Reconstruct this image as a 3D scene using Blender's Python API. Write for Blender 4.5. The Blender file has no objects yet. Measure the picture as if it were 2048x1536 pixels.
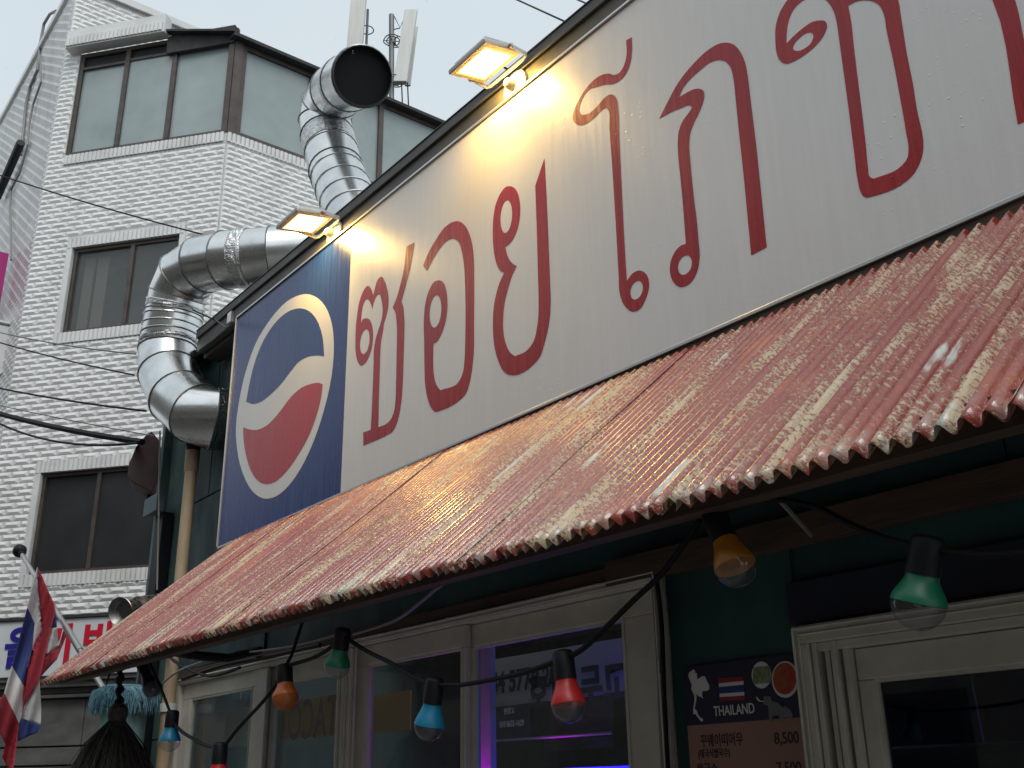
import bpy, bmesh, math, random
from mathutils import Vector, Matrix, noise
R = math.radians
rnd = random.Random(7)
scene = bpy.context.scene
C = scene.collection

# ------------------------------------------------------------------ camera
EYE = 1.55
FPX = 2108.99                                   # focal length, pixels of a 2048 wide frame
RT = Vector((0.61271478, 0.79014139, -0.0160372))
DN = Vector((-0.29354433, 0.20869436, -0.93288713))
FW = Vector((-0.73376586, 0.57630136, 0.35981164))
cam_d = bpy.data.cameras.new('camera'); cam = bpy.data.objects.new('camera', cam_d); C.objects.link(cam)
cam_d.sensor_width = 36.0; cam_d.lens = 36.0 * FPX / 2048.0
cam_d.clip_start = 0.05; cam_d.clip_end = 2000
m3 = Matrix((RT, -DN, -FW)).transposed()
cam.matrix_world = Matrix.Translation((0, 0, EYE)) @ m3.to_4x4()
scene.camera = cam

# ------------------------------------------------------------------ world, overcast sky, soft sun
SUN_EL, SUN_AZ = R(58), R(113)                   # azimuth measured from +Y, clockwise
w = bpy.data.worlds.new('World'); scene.world = w; w.use_nodes = True
nt = w.node_tree; nt.nodes.clear()
sky = nt.nodes.new('ShaderNodeTexSky'); sky.sky_type = 'NISHITA'; sky.sun_disc = False
sky.sun_elevation = SUN_EL; sky.sun_rotation = SUN_AZ; sky.air_density = 1.0; sky.dust_density = 6.0; sky.ozone_density = 1.0
hs = nt.nodes.new('ShaderNodeHueSaturation'); hs.inputs['Saturation'].default_value = 0.30
ov = nt.nodes.new('ShaderNodeMix'); ov.data_type = 'RGBA'; ov.inputs[0].default_value = 0.72
ov.inputs[7].default_value = (5.6, 6.35, 6.85, 1)          # flat cloud layer
tc = nt.nodes.new('ShaderNodeTexCoord'); cn = nt.nodes.new('ShaderNodeTexNoise'); cn.inputs['Scale'].default_value = 2.2; cn.inputs['Detail'].default_value = 5; nt.links.new(tc.outputs['Generated'], cn.inputs['Vector'])
cl = nt.nodes.new('ShaderNodeMix'); cl.data_type = 'RGBA'; cl.inputs[6].default_value = (4.7, 5.5, 6.05, 1); cl.inputs[7].default_value = (6.2, 6.85, 7.2, 1); nt.links.new(cn.outputs['Fac'], cl.inputs[0]); nt.links.new(cl.outputs[2], ov.inputs[7])     # soft unevenness of the cloud
bg = nt.nodes.new('ShaderNodeBackground'); bg.inputs[1].default_value = 0.138
wo = nt.nodes.new('ShaderNodeOutputWorld')
nt.links.new(sky.outputs[0], hs.inputs['Color']); nt.links.new(hs.outputs[0], ov.inputs[6])
nt.links.new(ov.outputs[2], bg.inputs[0]); nt.links.new(bg.outputs[0], wo.inputs[0])
sd = bpy.data.lights.new('sun', 'SUN'); sd.energy = 1.3; sd.angle = R(28); sd.color = (1, 0.97, 0.93)
so = bpy.data.objects.new('sun', sd); C.objects.link(so)
sdir = Vector((math.sin(SUN_AZ) * math.cos(SUN_EL), math.cos(SUN_AZ) * math.cos(SUN_EL), math.sin(SUN_EL)))
so.rotation_euler = sdir.to_track_quat('Z', 'Y').to_euler(); so.location = (0, 0, 30)
vs = scene.view_settings; vs.view_transform = 'Standard'; vs.look = 'None'; vs.exposure = 0.1; vs.gamma = 1.0
vs.use_curve_mapping = False
cy = scene.cycles; cy.max_bounces = 6; cy.diffuse_bounces = 3; cy.glossy_bounces = 3; cy.transmission_bounces = 4; cy.transparent_max_bounces = 8; cy.caustics_reflective = False; cy.caustics_refractive = False

# ------------------------------------------------------------------ surveying: a sight line meets a plane of the place
def ray(x, y): return RT * (x - 1024) + DN * (y - 768) + FW * FPX
def hit(x, y, p, n):
    d = ray(x, y); o = Vector((0, 0, EYE)); return o + d * ((Vector(p) - o).dot(n) / d.dot(n))
def P(x, y, Y):
    d = ray(x, y); return Vector((0, 0, EYE)) + d * (Y / d.y)
def PD(x, y, dist):
    d = ray(x, y); return Vector((0, 0, EYE)) + d * (dist / math.hypot(d.x, d.y))

# ------------------------------------------------------------------ mesh helpers
class MB:
    def __init__(s): s.v = []; s.f = []; s.mi = []
    def add(s, vs, fs, mi=0):
        b = len(s.v); s.v += [Vector(v) for v in vs]; s.f += [[i + b for i in f] for f in fs]; s.mi += [mi] * len(fs); return s
    def box(s, a, b, mi=0):
        x0, x1 = sorted((a[0], b[0])); y0, y1 = sorted((a[1], b[1])); z0, z1 = sorted((a[2], b[2]))
        v = [(x, y, z) for z in (z0, z1) for y in (y0, y1) for x in (x0, x1)]
        return s.add(v, [(0, 2, 3, 1), (4, 5, 7, 6), (0, 1, 5, 4), (2, 6, 7, 3), (0, 4, 6, 2), (1, 3, 7, 5)], mi)
    def obox(s, o, u, vv, ww, mi=0):          # corner o and three edge vectors
        o, u, vv, ww = map(Vector, (o, u, vv, ww))
        v = [o, o + u, o + vv, o + u + vv, o + ww, o + u + ww, o + vv + ww, o + u + vv + ww]
        f = [(0, 2, 3, 1), (4, 5, 7, 6), (0, 1, 5, 4), (2, 6, 7, 3), (0, 4, 6, 2), (1, 3, 7, 5)]
        if u.cross(vv).dot(ww) < 0: f = [t[::-1] for t in f]
        return s.add(v, f, mi)
    def tube(s, pts, rad, n=8, caps=True, mi=0):
        pts = [Vector(p) for p in pts]; m = len(pts)
        if not hasattr(rad, '__len__'): rad = [rad] * m
        T = []
        for i in range(m):
            a = pts[max(i - 1, 0)]; b = pts[min(i + 1, m - 1)]; T.append((b - a).normalized())
        up = Vector((0, 0, 1)) if abs(T[0].z) < 0.9 else Vector((1, 0, 0))
        U = T[0].cross(up).normalized(); b0 = len(s.v)
        for i in range(m):
            U = (U - T[i] * U.dot(T[i])).normalized(); V = T[i].cross(U)
            k = 1.0
            for j in range(n):
                a = 2 * math.pi * j / n
                s.v.append(pts[i] + (U * math.cos(a) + V * math.sin(a)) * rad[i])
        for i in range(m - 1):
            for j in range(n):
                s.f.append([b0 + i * n + j, b0 + i * n + (j + 1) % n, b0 + (i + 1) * n + (j + 1) % n, b0 + (i + 1) * n + j]); s.mi.append(mi)
        if caps:
            s.f.append([b0 + j for j in range(n)][::-1]); s.mi.append(mi)
            s.f.append([b0 + (m - 1) * n + j for j in range(n)]); s.mi.append(mi)
        return s
    def lathe(s, o, axis, prof, n=20, mi=0):  # prof: (distance along axis, radius)
        axis = Vector(axis).normalized(); up = Vector((0, 0, 1)) if abs(axis.z) < 0.9 else Vector((1, 0, 0))
        U = axis.cross(up).normalized(); V = axis.cross(U); b0 = len(s.v); o = Vector(o)
        for d, r in prof:
            for j in range(n):
                a = 2 * math.pi * j / n; s.v.append(o + axis * d + (U * math.cos(a) + V * math.sin(a)) * max(r, 1e-5))
        for i in range(len(prof) - 1):
            for j in range(n):
                s.f.append([b0 + i * n + j, b0 + i * n + (j + 1) % n, b0 + (i + 1) * n + (j + 1) % n, b0 + (i + 1) * n + j]); s.mi.append(mi)
        return s
    def prism(s, pts, d, mi=0):               # planar polygon pushed along d
        pts = [Vector(p) for p in pts]; d = Vector(d); n = len(pts)
        return s.add(pts + [p + d for p in pts], [list(range(n))[::-1], list(range(n, 2 * n))] + [(i, (i + 1) % n, (i + 1) % n + n, i + n) for i in range(n)], mi)

def obj(name, mb, mats, parent=None, smooth=False, bevel=0.0, origin=None):
    if isinstance(mb, MB):
        me = bpy.data.meshes.new(name); vs_ = mb.v
        if origin is None:
            xs = [v.x for v in vs_]; ys = [v.y for v in vs_]; zs = [v.z for v in vs_]
            origin = Vector(((min(xs) + max(xs)) / 2, (min(ys) + max(ys)) / 2, min(zs)))
        origin = Vector(origin)
        me.from_pydata([v - origin for v in vs_], [], mb.f)
        me.polygons.foreach_set('material_index', mb.mi)
        bm = bmesh.new(); bm.from_mesh(me); bmesh.ops.recalc_face_normals(bm, faces=bm.faces); bm.to_mesh(me); bm.free()
    else: me = mb; origin = Vector(origin or (0, 0, 0))
    for m in (mats if isinstance(mats, (list, tuple)) else [mats]):
        if len(me.materials) < 8 and not (isinstance(mb, bpy.types.Mesh) and len(me.materials)): me.materials.append(m)
    if smooth:
        me.polygons.foreach_set('use_smooth', [True] * len(me.polygons))
        if smooth != 'all':
            try: me.set_sharp_from_angle(angle=R(40))
            except Exception: pass
    o = bpy.data.objects.new(name, me); C.objects.link(o); o.location = origin
    if bevel > 0:
        b = o.modifiers.new('bevel', 'BEVEL'); b.width = bevel; b.segments = 2; b.limit_method = 'ANGLE'
    if parent: par(o, parent)
    return o
def wm(o):                                     # world translation (nothing here is rotated)
    t = o.location.copy(); p = o.parent
    return t if not p else t
def par(o, p):
    o.parent = p; o.matrix_parent_inverse = Matrix.Translation(-WPOS.get(p.name, p.location))
    WPOS[o.name] = o.location.copy()
WPOS = {}
def tag(o, label, cat, group=None):
    o['label'] = label; o['category'] = cat
    if group: o['group'] = group
    return o
def thing(name, loc, label, cat, group=None):
    o = bpy.data.objects.new(name, None); C.objects.link(o); o.location = loc; o.empty_display_size = 0.1
    WPOS[o.name] = Vector(loc); return tag(o, label, cat, group)
def struct(o): o['kind'] = 'structure'; return o

# ------------------------------------------------------------------ materials
MATS = {}
def nodes(name):
    m = bpy.data.materials.new(name); m.use_nodes = True; MATS[name] = m
    t = m.node_tree; return m, t, t.nodes['Principled BSDF'], (lambda k: t.nodes.new(k)), t.links.new
def pmat(name, c1, c2=None, scale=6.0, stretch=(1, 1, 1), rough=0.5, rough2=None, metal=0.0, bump=0.0, bscale=60.0, coat=0.0, detail=4, lo=0.35, hi=0.65, spec=0.5, bstretch=None, trans=0.0):
    m, t, b, N, L = nodes(name)
    b.inputs['Roughness'].default_value = rough; b.inputs['Metallic'].default_value = metal
    b.inputs['Base Color'].default_value = (*c1, 1); b.inputs['Coat Weight'].default_value = coat; b.inputs['Coat Roughness'].default_value = 0.12
    b.inputs['Specular IOR Level'].default_value = spec; b.inputs['Transmission Weight'].default_value = trans
    g = N('ShaderNodeNewGeometry'); mp = N('ShaderNodeMapping'); mp.inputs['Scale'].default_value = stretch; L(g.outputs['Position'], mp.inputs[0])
    if c2:
        n = N('ShaderNodeTexNoise'); n.inputs['Scale'].default_value = scale; n.inputs['Detail'].default_value = detail; n.inputs['Roughness'].default_value = 0.62
        L(mp.outputs[0], n.inputs['Vector']); r = N('ShaderNodeMapRange'); r.inputs[1].default_value = lo; r.inputs[2].default_value = hi; L(n.outputs['Fac'], r.inputs[0])
        x = N('ShaderNodeMix'); x.data_type = 'RGBA'; x.inputs[6].default_value = (*c1, 1); x.inputs[7].default_value = (*c2, 1); L(r.outputs[0], x.inputs[0]); L(x.outputs[2], b.inputs['Base Color'])
        if rough2 is not None:
            q = N('ShaderNodeMapRange'); q.inputs[3].default_value = rough; q.inputs[4].default_value = rough2; L(r.outputs[0], q.inputs[0]); L(q.outputs[0], b.inputs['Roughness'])
    if bump:
        mp2 = N('ShaderNodeMapping'); mp2.inputs['Scale'].default_value = bstretch or stretch; L(g.outputs['Position'], mp2.inputs[0])
        n2 = N('ShaderNodeTexNoise'); n2.inputs['Scale'].default_value = bscale; n2.inputs['Detail'].default_value = 3; L(mp2.outputs[0], n2.inputs['Vector'])
        bp = N('ShaderNodeBump'); bp.inputs['Strength'].default_value = bump; bp.inputs['Distance'].default_value = 0.01; L(n2.outputs['Fac'], bp.inputs['Height']); L(bp.outputs[0], b.inputs['Normal'])
    return m
def emat(name, col, strength):
    m, t, b, N, L = nodes(name); b.inputs['Base Color'].default_value = (*col, 1); b.inputs['Emission Color'].default_value = (*col, 1); b.inputs['Emission Strength'].default_value = strength; return m
def glass(name, tint=(0.8, 0.85, 0.85), ior=1.5, rough=0.02, haze=0.0, hazecol=(0.3, 0.33, 0.33)):
    m, t, b, N, L = nodes(name); t.nodes.remove(b)
    tr = N('ShaderNodeBsdfTransparent'); tr.inputs[0].default_value = (*tint, 1); gl = N('ShaderNodeBsdfGlossy'); gl.inputs['Roughness'].default_value = rough; gl.inputs['Color'].default_value = (.95, .97, 1, 1)
    fr = N('ShaderNodeFresnel'); fr.inputs[0].default_value = ior; ge = N('ShaderNodeNewGeometry'); iv = N('ShaderNodeMath'); iv.operation = 'SUBTRACT'; iv.inputs[0].default_value = 1.0; L(ge.outputs['Backfacing'], iv.inputs[1]); ml = N('ShaderNodeMath'); ml.operation = 'MULTIPLY'; L(fr.outputs[0], ml.inputs[0]); L(iv.outputs[0], ml.inputs[1])
    mx = N('ShaderNodeMixShader'); L(ml.outputs[0], mx.inputs[0]); L(tr.outputs[0], mx.inputs[1]); L(gl.outputs[0], mx.inputs[2])
    out = mx
    if haze:
        df = N('ShaderNodeBsdfDiffuse'); df.inputs[0].default_value = (*hazecol, 1); m2 = N('ShaderNodeMixShader'); m2.inputs[0].default_value = haze; L(mx.outputs[0], m2.inputs[1]); L(df.outputs[0], m2.inputs[2]); out = m2
    L(out.outputs[0], t.nodes['Material Output'].inputs[0]); return m

M_tile = pmat('glazed_white_tile', (0.74, 0.745, 0.735), (0.56, 0.56, 0.54), scale=2.2, stretch=(1.5, 1.5, 0.5), rough=0.28, rough2=0.5, bump=0.05, bscale=40, lo=0.46, hi=0.86, detail=6)
M_grout = pmat('grey_grout', (0.62, 0.63, 0.62), (0.48, 0.49, 0.48), scale=5, rough=0.85)
M_tile_edge = pmat('white_edge_tile', (0.70, 0.71, 0.70), (0.50, 0.50, 0.48), scale=2.4, rough=0.35, rough2=0.6, lo=0.42, hi=0.8)
M_bronze = pmat('bronze_window_frame', (0.085, 0.065, 0.055), (0.05, 0.04, 0.035), scale=8, rough=0.45)
M_frost = pmat('frosted_window_glass', (0.35, 0.41, 0.405), (0.21, 0.26, 0.265), scale=0.7, rough=0.16, spec=0.7, lo=0.3, hi=0.7)
M_darkglass = pmat('dark_window_glass', (0.022, 0.025, 0.028), (0.035, 0.037, 0.038), scale=1.5, rough=0.18, spec=0.4)
M_film = pmat('blackout_window_film', (0.020, 0.021, 0.024), (0.030, 0.031, 0.034), scale=2.5, rough=0.5, spec=0.25)
M_curtain = pmat('brown_curtain', (0.17, 0.145, 0.125), rough=0.9)
M_blackroof = pmat('black_roof_felt', (0.022, 0.023, 0.026), (0.04, 0.04, 0.042), scale=9, rough=0.8)
M_fascia = pmat('weathered_dark_steel', (0.052, 0.054, 0.052), (0.095, 0.095, 0.085), scale=5, rough=0.42, rough2=0.7, stretch=(1, 4, 4), bump=0.1, bscale=30)
M_alu = pmat('aluminium_trim', (0.62, 0.62, 0.61), rough=0.32, metal=0.9)
M_galv = pmat('galvanised_duct', (0.78, 0.79, 0.78), (0.60, 0.62, 0.62), scale=3.5, rough=0.18, rough2=0.34, metal=1.0, bump=0.06, bscale=7)
M_seam = pmat('duct_seam_dark', (0.20, 0.21, 0.21), rough=0.4, metal=0.9)
M_foil = pmat('crumpled_foil_tape', (0.75, 0.75, 0.74), (0.5, 0.5, 0.5), scale=30, rough=0.22, metal=1.0, bump=0.9, bscale=55, bstretch=(1, 1, 2.2))
M_black = pmat('matte_black', (0.008, 0.008, 0.010), rough=0.7)
M_rubber = pmat('black_rubber', (0.006, 0.0065, 0.009), (0.010, 0.011, 0.014), scale=20, rough=0.5, spec=0.25)
M_pvc = pmat('aged_beige_pvc', (0.48, 0.38, 0.27), (0.40, 0.30, 0.19), scale=9, stretch=(2, 2, 0.5), rough=0.45, rough2=0.65)
M_wall = pmat('teal_painted_wall', (0.042, 0.082, 0.090), (0.022, 0.040, 0.044), scale=2.4, stretch=(1.6, 1.6, 0.5), rough=0.55, rough2=0.8, bump=0.12, bscale=25, detail=7)
M_wallin = pmat('dark_teal_wall', (0.030, 0.098, 0.098), (0.015, 0.052, 0.056), scale=2.0, stretch=(1.4, 1.4, 0.6), rough=0.5, rough2=0.7, detail=6)
M_post = pmat('grey_teal_post', (0.10, 0.15, 0.155), (0.05, 0.085, 0.09), scale=6, stretch=(1, 1, 0.4), rough=0.55)
M_mint = pmat('mint_painted_panel', (0.20, 0.36, 0.36), (0.12, 0.24, 0.25), scale=4, stretch=(1, 1, 0.4), rough=0.55)
M_pvcw = pmat('off_white_window_frame', (0.64, 0.62, 0.55), (0.54, 0.52, 0.46), scale=6, rough=0.38, rough2=0.5)
M_wood = pmat('dark_brown_timber', (0.10, 0.058, 0.036), (0.045, 0.028, 0.02), scale=7, stretch=(0.4, 5, 5), rough=0.7, bump=0.2, bscale=40)
M_navy = pmat('navy_board', (0.012, 0.016, 0.035), (0.008, 0.010, 0.022), scale=4, rough=0.6)
M_cable = pmat('black_cable', (0.006, 0.006, 0.007), rough=0.55, spec=0.2)
M_gcable = pmat('grey_cable', (0.20, 0.20, 0.19), rough=0.5)
M_concrete = pmat('grey_stone_panel', (0.13, 0.13, 0.125), (0.075, 0.076, 0.074), scale=3, stretch=(1, 1, 2), rough=0.6, bump=0.1, bscale=20, detail=7)
M_signw = pmat('pale_sign_acrylic', (0.66, 0.70, 0.74), (0.58, 0.61, 0.64), scale=2, rough=0.3)
M_red = pmat('red_sign_letter', (0.55, 0.012, 0.035), rough=0.35)
M_blue = pmat('blue_sign_letter', (0.02, 0.02, 0.24), rough=0.35)
M_steel = pmat('stainless_steel', (0.50, 0.47, 0.44), (0.36, 0.33, 0.30), scale=12, rough=0.28, rough2=0.42, metal=1.0)
M_hole = pmat('vent_hole_black', (0.006, 0.006, 0.006), rough=0.9)
M_pole = pmat('bare_aluminium_pole', (0.45, 0.45, 0.44), rough=0.35, metal=0.8)
M_flagR = pmat('flag_red_nylon', (0.46, 0.05, 0.075), rough=0.7)
M_flagW = pmat('flag_white_nylon', (0.78, 0.78, 0.79), rough=0.7)
M_flagB = pmat('flag_blue_nylon', (0.05, 0.09, 0.30), rough=0.7)
M_straw = pmat('dark_straw', (0.035, 0.033, 0.030), (0.10, 0.095, 0.085), scale=50, rough=0.8)
M_fringe = pmat('blue_raffia_fringe', (0.040, 0.135, 0.215), (0.12, 0.25, 0.31), scale=25, rough=0.6)
M_bluein = pmat('blue_fabric', (0.055, 0.20, 0.36), (0.08, 0.27, 0.43), scale=15, stretch=(2, 2, .4), rough=0.7)
M_asphalt = pmat('wet_concrete_lane', (0.17, 0.168, 0.16), (0.12, 0.118, 0.112), scale=3, rough=0.35, rough2=0.6, bump=0.3, bscale=80)
M_pave = pmat('concrete_pavement', (0.30, 0.295, 0.28), (0.22, 0.215, 0.20), scale=4, rough=0.6)
M_render = pmat('beige_render', (0.30, 0.27, 0.23), (0.22, 0.20, 0.18), scale=1.5, rough=0.8)
M_magenta = pmat('magenta_sign', (0.36, 0.012, 0.16), rough=0.35)
M_boxw = pmat('white_metal_box', (0.66, 0.67, 0.67), (0.55, 0.56, 0.56), scale=3, rough=0.4)
M_antenna = pmat('antenna_radome', (0.62, 0.63, 0.61), (0.50, 0.51, 0.47), scale=1.5, stretch=(2, 2, .3), rough=0.45)
M_antdark = pmat('galvanised_mast', (0.16, 0.17, 0.175), rough=0.5, metal=0.5)
M_rust = pmat('dark_rusty_sheet', (0.030, 0.022, 0.022), (0.075, 0.022, 0.020), scale=5, rough=0.6)
M_lampbody = pmat('grey_lamp_casting', (0.55, 0.54, 0.52), (0.42, 0.41, 0.39), scale=14, rough=0.4, metal=0.3)
M_lampframe = pmat('lamp_frosted_rim', (0.80, 0.72, 0.55), rough=0.4)
M_led = emat('lit_led_face', (1.0, 0.60, 0.16), 125.0)
M_ledrim = emat('lit_reflector_ring', (1.0, 0.56, 0.10), 1.6)
M_collar = {k: pmat('bulb_collar_' + k, c, rough=0.4) for k, c in dict(blue=(0.008, 0.20, 0.36), red=(0.48, 0.02, 0.022), orange=(0.50, 0.13, 0.03), green=(0.006, 0.15, 0.075), amber=(0.42, 0.15, 0.010), dark=(0.02, 0.022, 0.03)).items()}
M_dome = glass('clear_bulb_plastic', (0.80, 0.80, 0.82), 1.5, 0.03, haze=0.05, hazecol=(0.5, 0.5, 0.52))
M_domeo = glass('orange_bulb_plastic', (0.75, 0.35, 0.18), 1.5, 0.05, haze=0.55, hazecol=(0.55, 0.18, 0.05))
M_pane = glass('shop_window_glass', (0.86, 0.89, 0.88), 1.45, 0.02, haze=0.09, hazecol=(0.45, 0.47, 0.46))  # diffuse grey haze stands in for hazy reflections on the panes
M_door_pane = glass('door_glass', (0.40, 0.44, 0.47), 1.5, 0.012)
M_banner = pmat('yellow_banner', (0.58, 0.37, 0.09), (0.48, 0.31, 0.08), scale=3, rough=0.7)
M_bannertext = pmat('brown_banner_print', (0.12, 0.05, 0.025), rough=0.7)
M_paper = pmat('white_paper_notice', (0.62, 0.62, 0.60), rough=0.8)
M_print = pmat('black_print', (0.03, 0.03, 0.035), rough=0.8)
M_printw = pmat('white_print', (0.70, 0.71, 0.72), rough=0.6)
M_menu_navy = pmat('menu_navy_print', (0.020, 0.018, 0.050), rough=0.5)
M_menu_pink = pmat('menu_pink_print', (0.36, 0.20, 0.17), (0.31, 0.17, 0.145), scale=2, rough=0.5)
M_food_red = pmat('food_red_print', (0.50, 0.03, 0.025), (0.30, 0.14, 0.05), scale=60, rough=0.5)
M_food_green = pmat('food_green_print', (0.14, 0.19, 0.07), (0.33, 0.34, 0.22), scale=60, rough=0.5)
M_greyprint = pmat('grey_print', (0.17, 0.17, 0.19), rough=0.5)
M_purple = emat('purple_led_tube', (0.70, 0.0, 1.0), 38.0)
M_bluel = emat('blue_led_tube', (0.006, 0.003, 1.0), 13.0)
M_inner = pmat('dim_interior_paint', (0.20, 0.21, 0.205), (0.12, 0.125, 0.125), scale=1.5, rough=0.8)
def translucent(m, fac):
    t = m.node_tree; b = t.nodes['Principled BSDF']; tr = t.nodes.new('ShaderNodeBsdfTranslucent'); mx = t.nodes.new('ShaderNodeMixShader'); mx.inputs[0].default_value = fac
    src = b.inputs['Base Color'].links
    if src: t.links.new(src[0].from_socket, tr.inputs[0])
    else: tr.inputs[0].default_value = b.inputs['Base Color'].default_value
    t.links.new(b.outputs[0], mx.inputs[1]); t.links.new(tr.outputs[0], mx.inputs[2]); t.links.new(mx.outputs[0], t.nodes['Material Output'].inputs[0])
for m_, f_ in ((M_banner, .5), (M_paper, .5), (M_flagR, .35), (M_flagW, .35), (M_flagB, .35)): translucent(m_, f_)
M_rain = glass('water_drop', (0.95, 0.97, 1.0), 1.33, 0.0)

def mossy(name, c1, c2):
    m = pmat(name, c1, c2, scale=2.6, stretch=(1.6, 1.6, 0.45), rough=0.6, rough2=0.8, bump=0.12, bscale=25, detail=7)
    t = m.node_tree; b = t.nodes['Principled BSDF']; src = b.inputs['Base Color'].links[0].from_socket
    g = t.nodes.new('ShaderNodeNewGeometry'); mp = t.nodes.new('ShaderNodeMapping'); mp.inputs['Scale'].default_value = (9, 9, 1.6); t.links.new(g.outputs['Position'], mp.inputs[0])
    n = t.nodes.new('ShaderNodeTexNoise'); n.inputs['Scale'].default_value = 1.4; n.inputs['Detail'].default_value = 7; n.inputs['Roughness'].default_value = .72; t.links.new(mp.outputs[0], n.inputs['Vector'])
    r = t.nodes.new('ShaderNodeMapRange'); r.inputs[1].default_value = .55; r.inputs[2].default_value = .70; t.links.new(n.outputs['Fac'], r.inputs[0])
    x = t.nodes.new('ShaderNodeMix'); x.data_type = 'RGBA'; t.links.new(r.outputs[0], x.inputs[0]); t.links.new(src, x.inputs[6]); x.inputs[7].default_value = (0.17, 0.21, 0.025, 1); t.links.new(x.outputs[2], b.inputs['Base Color']); return m
M_mossy = mossy('mossy_teal_board', (0.060, 0.125, 0.115), (0.032, 0.070, 0.068))
# wet white sign face: satin sheet with fine rain streaks and bead-like relief
def sign_mat(name, col, col2, rough, coat=0.0, spec=0.4):
    m, t, b, N, L = nodes(name)
    g = N('ShaderNodeNewGeometry')
    mp = N('ShaderNodeMapping'); mp.inputs['Scale'].default_value = (14, 1, 0.8); L(g.outputs['Position'], mp.inputs[0])
    n = N('ShaderNodeTexNoise'); n.inputs['Scale'].default_value = 3.0; n.inputs['Detail'].default_value = 6; n.inputs['Roughness'].default_value = 0.7; L(mp.outputs[0], n.inputs['Vector'])
    r = N('ShaderNodeMapRange'); r.inputs[1].default_value = 0.42; r.inputs[2].default_value = 0.75; L(n.outputs['Fac'], r.inputs[0])
    x = N('ShaderNodeMix'); x.data_type = 'RGBA'; x.inputs[6].default_value = (*col, 1); x.inputs[7].default_value = (*col2, 1); L(r.outputs[0], x.inputs[0]); L(x.outputs[2], b.inputs['Base Color'])
    q = N('ShaderNodeMapRange'); q.inputs[3].default_value = rough; q.inputs[4].default_value = rough + 0.16; L(r.outputs[0], q.inputs[0]); L(q.outputs[0], b.inputs['Roughness'])
    mp2 = N('ShaderNodeMapping'); mp2.inputs['Rotation'].default_value = (0, R(25), 0); mp2.inputs['Scale'].default_value = (30, 30, 130); L(g.outputs['Position'], mp2.inputs[0])
    n2 = N('ShaderNodeTexNoise'); n2.inputs['Scale'].default_value = 1.0; n2.inputs['Detail'].default_value = 2; L(mp2.outputs[0], n2.inputs['Vector'])
    vo = N('ShaderNodeTexVoronoi'); vo.inputs['Scale'].default_value = 38; L(g.outputs['Position'], vo.inputs['Vector'])
    vr = N('ShaderNodeMapRange'); vr.inputs[1].default_value = 0.16; vr.inputs[2].default_value = 0.0; L(vo.outputs['Distance'], vr.inputs[0])
    big = N('ShaderNodeTexNoise'); big.inputs['Scale'].default_value = 3.2; L(g.outputs['Position'], big.inputs['Vector'])
    br = N('ShaderNodeMapRange'); br.inputs[1].default_value = 0.52; br.inputs[2].default_value = 0.68; L(big.outputs['Fac'], br.inputs[0])
    mu = N('ShaderNodeMath'); mu.operation = 'MULTIPLY'; L(vr.outputs[0], mu.inputs[0]); L(br.outputs[0], mu.inputs[1])
    b1 = N('ShaderNodeBump'); b1.inputs['Strength'].default_value = 0.05; b1.inputs['Distance'].default_value = 0.004; L(n2.outputs['Fac'], b1.inputs['Height'])
    b2 = N('ShaderNodeBump'); b2.inputs['Strength'].default_value = 0.35; b2.inputs['Distance'].default_value = 0.004; L(mu.outputs[0], b2.inputs['Height']); L(b1.outputs[0], b2.inputs['Normal'])
    L(b2.outputs[0], b.inputs['Normal']); b.inputs['Coat Weight'].default_value = coat; b.inputs['Coat Roughness'].default_value = 0.10; b.inputs['Specular IOR Level'].default_value = spec
    return m
M_face = sign_mat('wet_white_sign_sheet', (0.66, 0.672, 0.672), (0.705, 0.715, 0.715), 0.30, 0.12, 0.5)
M_faceblue = sign_mat('wet_blue_sign_sheet', (0.004, 0.022, 0.150), (0.016, 0.050, 0.22), 0.24)
M_ring = sign_mat('wet_white_vinyl', (0.66, 0.67, 0.67), (0.69, 0.70, 0.70), 0.30, 0.1, 0.5)
M_vred = sign_mat('wet_red_vinyl', (0.29, 0.008, 0.014), (0.40, 0.024, 0.024), 0.24)
M_logored = sign_mat('wet_logo_red_vinyl', (0.38, 0.012, 0.020), (0.46, 0.035, 0.042), 0.26)
M_logoblue = sign_mat('wet_logo_blue_vinyl', (0.003, 0.022, 0.155), (0.012, 0.044, 0.21), 0.24)

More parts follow.
